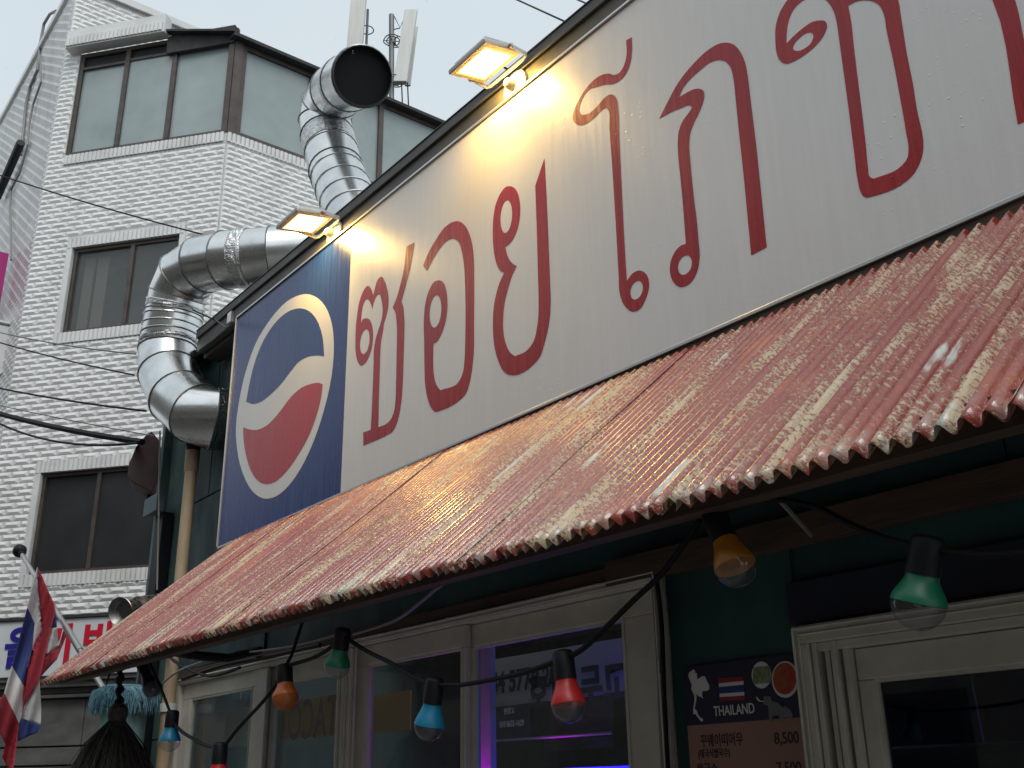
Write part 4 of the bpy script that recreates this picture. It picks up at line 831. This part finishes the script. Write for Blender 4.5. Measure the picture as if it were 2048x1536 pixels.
m = MB(); bar(m, gx(512, 1380, 2.588), gx(532, 1380, 2.588), WZ0, zt - .038, 2.588, 2.5995); obj('meeting_rail', m, M_pvcw, wA, bevel=.003)
wB = outer_frame('window', -4.595, WX1 - .006, WZ0, zt, .036, 2.575, 2.68)
sash_px(wB, -4.558, gx(928, 1300, 2.615) + .03, (741, 1330), (928, 1300), 2.60); sash_px(wB, gx(953, 1290, 2.65) - .045, WX1 - .043, (953, 1290), (1250, 1230), 2.635)
for x in (-4.66, -4.63, -4.60, -4.57, -4.54, -4.51):
    m = MB(); bar(m, x - .006, x + .006, WZ0, zt - .043, 2.560 + .008 * (int(x * 100) % 2), 2.5745); obj('mullion_rib', m, M_pvcw, wB, bevel=.002)
m = MB(); bar(m, WX0 - .03, WX1 + .03, zt + .004, zt + .05, 2.585, 2.6095); obj('head_board', m, M_wood, SB, bevel=.003)
# door
dz = DZ1 - .003
dA = outer_frame('door', DX0 + .004, DX1, .13, dz, .05, 2.565, 2.70)
for k, x in enumerate((-1.905, -1.872, -1.842, -1.812)):
    m = MB(); bar(m, x - .008, x + .008, .13, dz - .051, 2.575 + .014 * (k % 2), 2.68); obj('jamb_rib', m, M_pvcw, dA, bevel=.002)
m = MB(); bar(m, DX0 + .06, DX1 - .06, dz - .075, dz - .0505, 2.585, 2.68); obj('head_rib', m, M_pvcw, dA, bevel=.003)
sash(dA, -1.80, -.55, .15, dz - .077, 2.615, wl=.05, wr=.05, wtop=.085, pane=M_door_pane); sash(dA, -.58, .54, .15, dz - .077, 2.645, wl=.05, wr=.05, wtop=.085, pane=M_door_pane)

# ------------------------------------------------------------------ inside the shop
def flat(name, x0, x1, z0, z1, y, mat, label, cat, t=.006):
    m = MB(); m.box((x0, y, z0), (x1, y + t, z1)); return tag(obj(name, m, mat), label, cat)
def px_rect(x0, y0, x1, y1, Y):
    a, b_ = P(x0, y0, Y), P(x1, y1, Y); return a, b_
BN = thing('taco_banner', P(620, 1480, 3.3), 'yellow banner behind the glass with reversed lettering TACO', 'banner')
a, b_ = px_rect(566, 1385, 720, 1478, 3.3)
zc = (P(640, 1393, 3.3).z + P(640, 1472, 3.3).z) / 2; hh = abs(P(640, 1393, 3.3).z - P(640, 1472, 3.3).z) / 2
m = MB(); m.box((a.x, 3.3, zc - hh), (P(738, 1400, 3.3).x, 3.305, zc + hh)); obj('cloth', m, M_banner, BN)
xm = P(625, 1440, 3.3).x
put_mesh('lettering', text_mesh('lettering', 'TACO', .30, .002, .004), M_bannertext, BN, (xm, 3.296, zc - .02), scale=(-.80, 1, 1.15))
put_mesh('lettering', text_mesh('lettering', 'on', .13, .002, .003), M_bannertext, BN, (P(690, 1400, 3.3).x, 3.296, zc + .09), scale=(-1, 1, 1))
a, b_ = P(745, 1372, 3.3), P(815, 1460, 3.3); flat('yellow_board', P(742, 1400, 3.3).x, P(815, 1400, 3.3).x, P(780, 1462, 3.3).z, P(780, 1385, 3.3).z, 3.32, M_banner, 'plain yellow board behind the glass right of the reversed banner', 'board')
NB = thing('phone_notice', P(1070, 1300, 3.5), 'pale paper banner with dark digits behind the purple-lit window', 'notice')
x0, x1 = P(985, 1320, 3.5).x, P(1255, 1300, 3.5).x; z0, z1 = P(1100, 1402, 3.5).z, P(1100, 1300, 3.5).z
m = MB(); m.box((x0, 3.5, z0), (x1, 3.504, z1)); obj('paper', m, M_paper, NB)
put_mesh('lettering', text_mesh('lettering', '954 5776 200', .134, .002, .004), M_print, NB, (P(1047, 1334, 3.5).x, 3.496, z1 - .13), scale=(.9, 1, 1.1))
put_mesh('lettering', text_mesh('lettering', '고두 답호', .187, .002, .006), M_print, NB, (P(1150, 1340, 3.5).x, 3.496, z1 - .21), scale=(-1, 1, 1.1))
PN = thing('phone_poster', P(1025, 1480, 3.5), 'dark poster with a phone number behind the purple-lit window', 'poster')
x0, x1 = P(989, 1420, 3.45).x, P(1060, 1410, 3.45).x; z0, z1 = P(1025, 1476, 3.45).z, P(1025, 1410, 3.45).z
m = MB(); m.box((x0, 3.45, z0), (x1, 3.455, z1)); obj('card', m, M_menu_navy, PN)
put_mesh('lettering', text_mesh('lettering', '010 8655-1629', .036, .001, .001), M_printw, PN, ((x0 + x1) / 2, 3.447, (z0 + z1) / 2 - .012), scale=(.92, 1, 1.1))
put_mesh('lettering', text_mesh('lettering', '현장고', .032, .001, .001), M_printw, PN, ((x0 + x1) / 2 - .02, 3.447, z1 - .03))
flat('paper_notice', P(408, 1440, 2.86).x, P(506, 1420, 2.86).x, P(455, 1495, 2.86).z, P(455, 1420, 2.86).z, 2.86, M_paper, 'pale paper notice behind the leftmost shop window', 'notice')
flat('paper_notice', P(466, 1380, 2.86).x, P(482, 1380, 2.86).x, P(474, 1400, 2.86).z, P(474, 1378, 2.86).z, 2.86, M_paper, 'small white tag behind the top of the leftmost shop window', 'notice')
m = MB(); x = P(970, 1400, 2.86).x; m.tube([(x - .08, 2.715, 1.50), (x + .12, 2.715, 1.50)], .012, 8); tag(obj('light_tube', m, M_purple), 'purple light tube low against the partition inside the window', 'light')
m = MB(); m.box((x - .10, 2.80, .3), (x + .12, 2.83, 2.3)); tag(obj('inner_partition', m, M_boxw, bevel=.003), 'narrow pale partition strip lit purple inside the window', 'partition')
m = MB(); zb_ = P(1180, 1545, 3.1).z; m.tube([(P(1080, 1545, 3.1).x, 3.1, zb_), (P(1300, 1545, 3.1).x, 3.1, zb_)], .02, 8); tag(obj('light_tube', m, M_bluel), 'blue light tube glowing low inside the purple-lit window', 'light')
m = MB(); m.tube([P(985, 1482, 2.95), P(1225, 1466, 2.95)], .006, 6); tag(obj('curtain_rod', m, M_pole), 'thin metal rod across the inside of the purple-lit window', 'rod')
flat('cork_board', P(1100, 1450, 3.57).x, P(1225, 1450, 3.57).x, P(1150, 1500, 3.57).z, P(1150, 1405, 3.57).z, 3.57, M_wood, 'brown board hung inside behind the red bulb', 'board')
m = MB(); a = P(1760, 1510, 3.0); m.box((a.x, 3.0, a.z - .6), (P(2100, 1500, 3.0).x, 3.5, P(1900, 1487, 3.0).z)); UNIT = obj('cabinet', m, M_boxw, bevel=.03); tag(UNIT, 'pale rounded cabinet seen through the door glass', 'cabinet')
m = MB(); m.tube([P(1940, 1310, 3.2), P(1985, 1540, 3.2)], .012, 6); tag(obj('inner_pole', m, M_pole), 'thin pole standing inside behind the door glass', 'pole')

# ------------------------------------------------------------------ menu board
YM = 2.598
MN = thing('menu_board', P(1485, 1500, YM), 'menu board with a country map, flag and prices beside the door', 'menu')
x0, x1 = P(1366, 1332, YM).x, P(1598, 1306, YM).x; z1 = P(1480, 1320, YM).z; zs_ = P(1490, 1443, YM).z
m = MB(); m.box((x0, YM, zs_ + .0005), (x1, YM + .010, z1)); obj('navy_header', m, M_menu_navy, MN)
m = MB(); m.box((x0, YM, zs_ - .75), (x1, YM + .010, zs_)); obj('pink_panel', m, M_menu_pink, MN)
def mp(pts, mat, nm, lift=.001):
    lp = [P(1350 + p[0] / 6.243, 1290 + p[1] / 6.243, YM) for p in pts]; o_ = lp[0]
    put_mesh(nm, flat_mesh(nm, [[(p.x - o_.x, p.z - o_.z) for p in lp]], .001), mat, MN, (o_.x, YM - lift, o_.z))
mp([(235, 305), (252, 320), (252, 345), (275, 355), (280, 430), (320, 405), (345, 388), (375, 392), (392, 430), (415, 480), (432, 510), (430, 555), (395, 575), (355, 572), (338, 600), (345, 640), (352, 668), (320, 645), (295, 640), (285, 620), (270, 618), (270, 680), (255, 740), (248, 800), (275, 815), (290, 870), (320, 905), (350, 920), (352, 950), (330, 955), (290, 905), (255, 860), (230, 865), (232, 800), (245, 700), (248, 650), (232, 600), (205, 550), (215, 510), (190, 440), (170, 390), (180, 345)], M_printw, 'map')
def q4(a, b_, c_, d_): return [a, b_, c_, d_]
mp([(548, 410), (855, 400), (858, 450), (550, 478)], M_flagR, 'flag_stripe'); mp([(550, 480), (858, 450), (860, 495), (553, 525)], M_printw, 'flag_stripe'); mp([(553, 527), (860, 497), (864, 583), (560, 606)], M_flagB, 'flag_stripe'); mp([(560, 608), (866, 585), (868, 630), (563, 650)], M_printw, 'flag_stripe'); mp([(563, 652), (868, 632), (870, 685), (566, 700)], M_flagR, 'flag_stripe')
def disc(cx, cy, rx, ry, mat, nm, lift): mp([(cx + rx * math.cos(2 * math.pi * k / 24), cy + ry * math.sin(2 * math.pi * k / 24)) for k in range(24)], mat, nm, lift)
disc(1083, 375, 122, 168, M_printw, 'plate', .001); mp([(985, 280), (1170, 262), (1195, 300), (1200, 470), (1000, 490), (975, 440)], M_food_green, 'food', .002)
disc(1380, 430, 168, 230, M_printw, 'plate', .0012); disc(1375, 420, 145, 200, M_food_red, 'food', .0022)
mp([(1020, 640), (1060, 690), (1110, 700), (1110, 712), (1050, 705), (1018, 665)], M_printw, 'arc')
mp([(1110, 640), (1200, 640), (1215, 700), (1290, 720), (1350, 790), (1370, 760), (1450, 810), (1475, 880), (1470, 940), (1440, 945), (1430, 905), (1360, 910), (1355, 950), (1320, 950), (1300, 880), (1220, 880), (1215, 960), (1185, 960), (1175, 850), (1165, 760), (1110, 740)], M_greyprint, 'elephant')
def mtext(s, px, py, sz, mat, al='CENTER', sc=(1, 1, 1), bold=.0006):
    put_mesh('lettering', text_mesh('lettering', s, sz, .001, bold, al), mat, MN, P(px, py, YM) + Vector((0, -.001, 0)), scale=sc)
mtext('THAILAND', 1468, 1420.5, .0385, M_printw, sc=(.86, 1, 1.10), bold=.0004)
mtext('꾸웨이띠어우', 1443, 1482, .0375, M_print, sc=(.84, 1, 1.12), bold=.0003); mtext('8,500', 1573, 1477, .046, M_print, sc=(.88, 1, 1.0), bold=.0004)
mtext('(태국식쌀국수)', 1428, 1508, .0265, M_print, sc=(.80, 1, 1.12), bold=.0002); mtext('쌀국수', 1415, 1541, .0375, M_print, sc=(.84, 1, 1.12), bold=.0003); mtext('7,500', 1578, 1537, .046, M_print, sc=(.88, 1, 1.0), bold=.0004)

# ------------------------------------------------------------------ string of coloured bulbs
def bulb(top, bot, dia_px, col, Y, label, dome=M_dome, split=.62):
    a, b_ = P(*top, Y), P(*bot, Y); ax = (b_ - a); L_ = ax.length; ax.normalize(); dist = (b_ - Vector((0, 0, EYE))).length
    r = dia_px / 2 * dist / (FPX * 1.03); s = L_
    T = thing('festoon_bulb', a, label, 'bulb', 'coloured bulbs on the black cable')
    q = MB(); rs = r * .62
    q.lathe(a, ax, [(0, 0), (0, rs * .55), (s * .02, rs * .85), (s * .06, rs), (s * .30, rs), (s * .42, rs * 1.02), (s * .425, rs * .9), (s * .42, 0)], 20); obj('socket', q, M_rubber, T, smooth=True)
    cz = s - r; q = MB(); c0 = s * .42; prof = []
    for k in range(9):
        t = k / 8; d = c0 + (cz - c0) * t; prof.append((d, rs * .95 + (r - rs * .95) * (3 * t * t - 2 * t ** 3)))
    q.lathe(a, ax, [(c0, 0)] + prof + [(cz + .001, r * .98), (cz + .001, 0)], 24); obj('collar', q, M_collar[col], T, smooth=True)
    q = MB(); q.lathe(a, ax, [(cz + .0015 + r * .97 * math.sin(t * math.pi / 16), r * .985 * math.cos(t * math.pi / 16)) for t in range(9)], 24); obj('dome', q, dome, T, smooth='all')
    q = MB(); q.lathe(a, ax, [(cz + .003, 0), (cz + .003, r * .16), (cz + r * .14, r * .12), (cz + r * .16, 0)], 10); obj('led_chip', q, M_greyprint, T)
    return a
YB = 1.56
bulb((279, 1318), (310, 1388), 36, 'dark', 1.70, 'dark tilted bulb under the left corner of the awning')
bulb((346, 1420), (337, 1504), 40, 'blue', YB, 'small blue bulb hanging by the beige downpipe')
bulb((441, 1484), (433, 1590), 46, 'red', YB, 'red bulb cut off by the bottom edge of the picture')
bulb((569, 1329), (572, 1420), 51, 'orange', YB, 'orange bulb in front of the reversed yellow banner', M_domeo)
bulb((688, 1256), (669, 1358), 52, 'green', YB, 'green bulb hanging before the ribbed window mullion')
bulb((872, 1354), (854, 1482), 60, 'blue', YB, 'bright blue bulb before the middle shop window')
bulb((1125, 1300), (1141, 1446), 71, 'red', YB, 'red bulb hanging before the purple-lit window')
bulb((1424, 1019), (1486, 1170), 86, 'amber', YB, 'amber tilted bulb above the menu board')
bulb((1857, 1070), (1829, 1261), 104, 'green', YB, 'large green bulb hanging above the door')
def wire(name, pts, Y, r, mat, label, cat='cable', n=6):
    P3 = [P(p[0], p[1], p[2] if len(p) > 2 else Y) for p in pts]; out = []
    for i in range(len(P3) - 1):
        p0, p1_, p2_, p3 = P3[max(i - 1, 0)], P3[i], P3[i + 1], P3[min(i + 2, len(P3) - 1)]
        for k in range(4):
            t = k / 4; out.append(0.5 * ((2 * p1_) + (p2_ - p0) * t + (2 * p0 - 5 * p1_ + 4 * p2_ - p3) * t * t + (3 * p1_ - p0 - 3 * p2_ + p3) * t ** 3))
    out.append(P3[-1]); m = MB(); m.tube(out, r, n); return tag(obj(name, m, mat, smooth=True), label, cat)
G_ = None
def cab(pts, label, r=.0062): return wire('festoon_cable', pts, YB, r, M_cable, label)
cab([(296, 1318), (310, 1350), (325, 1385), (340, 1424)], 'black cable from the awning corner down to the small blue bulb')
cab([(348, 1446), (362, 1462), (382, 1475), (405, 1488), (432, 1496)], 'black cable sagging from the small blue bulb to the cut-off red bulb')
cab([(452, 1488), (480, 1452), (520, 1410), (548, 1375), (562, 1345)], 'black cable rising from the cut-off red bulb to the orange bulb')
cab([(572, 1332), (585, 1305), (598, 1265), (610, 1235), (640, 1205)], 'black cable rising from the orange bulb to the awning')
cab([(578, 1330), (620, 1318), (655, 1300), (684, 1272)], 'black cable from the orange bulb to the green bulb by the mullion')
cab([(692, 1276), (735, 1303), (780, 1325), (830, 1355), (868, 1368)], 'black cable from the mullion green bulb down to the bright blue bulb')
cab([(876, 1370), (920, 1370), (980, 1360), (1050, 1345), (1124, 1318)], 'black cable from the bright blue bulb to the red window bulb')
cab([(1128, 1318), (1165, 1298), (1215, 1252), (1270, 1198), (1330, 1140), (1400, 1040)], 'black cable climbing from the red window bulb to the awning')
cab([(1430, 1030), (1520, 1000), (1620, 1010), (1700, 1048), (1770, 1075), (1852, 1095)], 'black cable from the amber bulb to the large green bulb')
cab([(1860, 1100), (1920, 1108), (1985, 1112), (2080, 1105)], 'black cable leaving the large green bulb to the right')
wire('grey_cable', [(706, 1268), (760, 1252), (800, 1235), (840, 1205), (880, 1172), (930, 1138)], 2.2, .007, M_gcable, 'grey cable rising under the awning over the ribbed mullion')
wire('grey_cable', [(385, 1320), (430, 1312), (520, 1302), (600, 1290), (700, 1262)], 2.4, .006, M_gcable, 'grey cable slung along the head of the left windows')
wire('grey_cable', [(290, 1400), (345, 1350), (400, 1325), (470, 1305)], 2.3, .006, M_gcable, 'pale cable passing behind the downpipe at the awning end')
wire('black_cable', [(365, 1358), (450, 1330), (540, 1312), (640, 1290)], 2.5, .012, M_cable, 'thick black cable along the top of the leftmost window')
wire('black_cable', [(325, 1300), (360, 1330), (420, 1352), (480, 1335)], 2.45, .009, M_cable, 'black cable looping round the downpipe under the awning')
for k, x in enumerate((1305, 1312, 1322)):
    wire('conduit', [(x, 1150), (x + 12, 1250), (x + 14 + 3 * k, 1400), (x + 22 + 3 * k, 1560)], 2.57, .007, (M_gcable, M_cable, M_gcable)[k], ('innermost grey', 'middle black', 'outermost grey')[k] + ' wire running down beside the purple-lit window', 'wire')
wire('hanging_wire', [(320, 862, 2.45), (318, 1000, 2.45), (314, 1180, 2.45)], 2.45, .006, M_gcable, 'thin grey wire hanging along the teal corner post', 'wire')

# overhead lines
def line(a, b_, da, db, r, label, sag=.15):
    p, q_ = PD(*a, da), PD(*b_, db); m = MB(); m.tube([p.lerp(q_, t / 12) - Vector((0, 0, sag * 4 * (t / 12) * (1 - t / 12))) for t in range(13)], r, 6); tag(obj('overhead_line', m, M_cable if r > .006 else M_seam, smooth=True), label, 'line')
line((-40, 337), (450, 480), 10.5, 8.2, .007, 'thin overhead line crossing the tiled wall up to the duct elbow', .03)
line((-40, 655), (272, 708), 10.5, 8.0, .006, 'upper of two thin lines ending at the middle of the duct', .03)
line((-40, 673), (268, 750), 10.5, 8.0, .007, 'lower of two thin lines ending at the middle of the duct', .02)
line((-40, 768), (292, 822), 10.5, 8.0, .009, 'dark overhead line ending at the lower duct elbow', .02)
line((-40, 802), (308, 872), 10.5, 8.0, .005, 'faint overhead line just above the thick bundle', .01)
line((-40, 816), (285, 884), 10.5, 8.0, .026, 'thick black overhead cable bundle left of the rusty hood', .03)
line((-40, 826), (275, 886), 10.5, 8.0, .010, 'slack black line hanging just under the thick bundle', .12)
line((1000, -16), (1180, 66), 9, 7, .009, 'overhead line crossing the sky above the sign, left one', .0)
line((1120, -16), (1230, 32), 9, 7, .009, 'overhead line crossing the sky above the sign, right one', .0)

# ------------------------------------------------------------------ flag on its pole
FG = thing('flag_pole', P(270, 1482, 2.48), 'striped red, white and blue flag drooping from a slanted metal pole', 'flag')
fa_, fb = P(270, 1482, 2.48), P(42, 1106, 2.28)
m = MB(); m.tube([fa_, fb], .020, 10); obj('pole', m, M_pole, FG, smooth=True)
m = MB(); ax = (fb - fa_).normalized(); m.lathe(fb, ax, [(-.045, .0), (-.045, .027), (0, .027), (.007, .039), (.018, .051), (.052, .061), (.09, .051), (.108, .027), (.114, 0)], 16); obj('finial', m, M_rubber, FG, smooth=True)
t_ = (1240 - 1106) / (1470 - 1106); cpt = fb.lerp(fa_, .55); m = MB(); m.tube([fb.lerp(fa_, .47), fb.lerp(fa_, .60)], .025, 10); obj('pole_joint', m, M_pole, FG, smooth=True)
flagd = {}
def fdepth(px, py):
    xx = px + (py - 1200) * .22
    return 9.08 + .085 * math.sin(xx * .085 + .6) + .045 * math.sin(xx * .19 + py * .011) + .03 * math.sin(py * .03 + px * .02)
def patch(pts, mi, off=0.0):
    bm = bmesh.new(); vs2 = [bm.verts.new((p[0] / 4.315, 1180 + p[1] / 4.315, 0)) for p in pts]; f = bm.faces.new(vs2)
    bmesh.ops.triangulate(bm, faces=[f])
    for _ in range(4):
        es = [e for e in bm.edges if e.calc_length() > 9]
        if not es: break
        bmesh.ops.subdivide_edges(bm, edges=es, cuts=1); bmesh.ops.triangulate(bm, faces=bm.faces)
    bmesh.ops.beautify_fill(bm, faces=bm.faces, edges=bm.edges)
    bm.verts.ensure_lookup_table(); bm.verts.index_update()
    m = MB(); m.add([PD(v.co.x, v.co.y, fdepth(v.co.x, v.co.y) + off) for v in bm.verts], [[v.index for v in f.verts] for f in bm.faces], mi); bm.free(); return m
def cloth(name, plist, off=0.0):
    m = MB()
    for pts, mi in plist:
        p_ = patch(pts, mi, off); m.add(p_.v, p_.f, mi)
    o = obj(name, m, [M_flagR, M_flagW, M_flagB], FG, smooth='all')
    bm = bmesh.new(); bm.from_mesh(o.data); bmesh.ops.remove_doubles(bm, verts=bm.verts, dist=.0008); bm.to_mesh(o.data); bm.free()
    s = o.modifiers.new('thickness', 'SOLIDIFY'); s.thickness = .002
    return o
cloth('flag_cloth', [
    ([(300, -130), (322, -200), (330, 0), (365, 345), (275, 525), (300, 290), (235, 150)], 1),
    ([(235, 150), (300, 290), (275, 525), (255, 600), (215, 845), (100, 655), (170, 400)], 2),
    ([(100, 655), (215, 845), (190, 1080), (165, 1150), (35, 890)], 1),
    ([(35, 890), (165, 1150), (135, 1400), (105, 1620), (20, 1440), (45, 1330), (-10, 1210), (-20, 990)], 0),
    ([(322, -200), (350, -150), (470, 130), (480, 190), (440, 330), (400, 500), (350, 740), (205, 1010), (190, 1080), (215, 845), (255, 600), (275, 525), (365, 345), (330, 0)], 0)])
cloth('flag_fold', [
    ([(440, 330), (490, 325), (505, 490), (380, 570)], 1), ([(455, 240), (480, 190), (492, 320), (440, 332)], 2),
    ([(380, 570), (505, 490), (550, 340), (592, 350), (490, 600), (345, 755)], 0),
    ([(340, 750), (355, 1000), (352, 1165), (200, 1110), (195, 990)], 1), ([(200, 1110), (352, 1168), (320, 1230), (150, 1305), (160, 1130)], 2)], .06)

# ------------------------------------------------------------------ straw tassel hung from the awning edge
ST = thing('straw_broom', P(235, 1430, 1.75), 'dark straw broom hanging on a twisted cord under the awning corner', 'broom')
YQ = 1.75; top = P(242, 1330, YQ); kn = P(236, 1425, YQ)
m = MB(); r0 = random.Random(3)
m.tube([top.lerp(kn, t / 14) + Vector((math.sin(t * 1.9) * .006, math.cos(t * 1.9) * .006, 0)) for t in range(15)], [.017 + .006 * math.sin(t * 1.9) for t in range(15)], 8); obj('cord', m, M_rubber, ST)
m = MB(); m.tube([P(222, 1330, YQ), P(220, 1345, YQ), P(212, 1372, YQ)], [.008, .006, .002], 6); obj('cord_end', m, M_rubber, ST)
m = MB(); m.lathe(kn + Vector((0, 0, .04)), (0, 0, -1), [(0, 0), (0, .028), (.02, .044), (.05, .046), (.08, .040), (.11, .048), (.12, 0)], 14); obj('binding', m, M_straw, ST)
m = MB()
for k in range(1500):
    a = r0.uniform(0, 2 * math.pi); rr = math.sqrt(r0.random()); L_ = r0.uniform(.42, .78); fl = .245 * rr + .02; b0 = kn + Vector((math.cos(a) * .040 * rr, math.sin(a) * .040 * rr, -.04))
    ln = [b0]; side = Vector((math.cos(a), math.sin(a), 0))
    for s in range(1, 5):
        t = s / 4; ln.append(b0 + side * (fl * (t ** .8)) + Vector((r0.uniform(-.012, .012), r0.uniform(-.012, .012), -L_ * t + .05 * t * (1 - t))))
    w_ = r0.uniform(.0016, .0034); m.tube(ln, [w_, w_, w_ * .9, w_ * .7, w_ * .25], 3, caps=False)
o = obj('straw', m, M_straw, ST); o['kind'] = 'stuff'

# ------------------------------------------------------------------ fringed basket beyond the broom
BK = thing('fringed_basket', P(252, 1500, 2.25), 'mint green basket with blue raffia fringe behind the straw broom', 'basket')
YK = 2.22; ca = P(196, 1395, YK); cb = P(318, 1352, YK); cc = (ca + cb) / 2; cc.z = P(255, 1375, YK).z; rb = .135
m = MB(); m.lathe(cc, (0, 0, -1), [(0, rb), (.10, rb * .99), (.4, rb * .96), (1.0, rb * .93), (1.0, 0)], 40); obj('body', m, M_mint, BK, smooth=True)
m = MB(); m.lathe(cc + Vector((0, 0, .002)), (0, 0, -1), [(0, rb * .985), (.35, rb * .93), (.35, 0)], 40); obj('lining', m, M_bluein, BK, smooth=True)
m = MB(); lp = [cc + Vector((math.cos(t * .157) * rb * 1.0, math.sin(t * .157) * rb * 1.0, .0)) for t in range(41)]; m.tube(lp, .010, 6, caps=False); obj('rim', m, M_fringe, BK, smooth=True)
m = MB(); r0 = random.Random(5)
for k in range(1100):
    a = r0.uniform(0, 2 * math.pi); d = Vector((math.cos(a), math.sin(a), 0)); tn = Vector((-d.y, d.x, 0)); b0 = cc + d * rb * 1.01; L_ = r0.uniform(.07, .17); o1 = r0.uniform(.02, .07); sw = r0.uniform(-.05, .05)
    m.tube([b0, b0 + d * o1 * .8 + tn * sw * .4 + Vector((0, 0, -L_ * .3)), b0 + d * o1 + tn * sw + Vector((0, 0, -L_))], [.003, .003, .0012], 3, caps=False)
o = obj('fringe', m, M_fringe, BK); o['kind'] = 'stuff'

# ------------------------------------------------------------------ rain
m = MB(); r0 = random.Random(11)
for k in range(1500):
    p = Vector((r0.uniform(-10, 1.5), r0.uniform(-1.5, 2.1), r0.uniform(.6, 8.5))); d = (p - Vector((0, 0, EYE))).length
    if d < 1.4 or (p.y > 1.35 and p.z < 3.0 and p.x > -5.7): continue
    s = r0.uniform(.0010, .0024); m.lathe(p, (.15, .1, -1), [(0, 0), (s * 1.2, s * .6), (s * 3, s), (s * 4.5, s * .6), (s * 5.2, 0)], 6)
o = obj('rain', m, M_rain, smooth='all'); o['kind'] = 'stuff'; o['label'] = 'scattered raindrops falling in front of the shop'; o['category'] = 'rain'
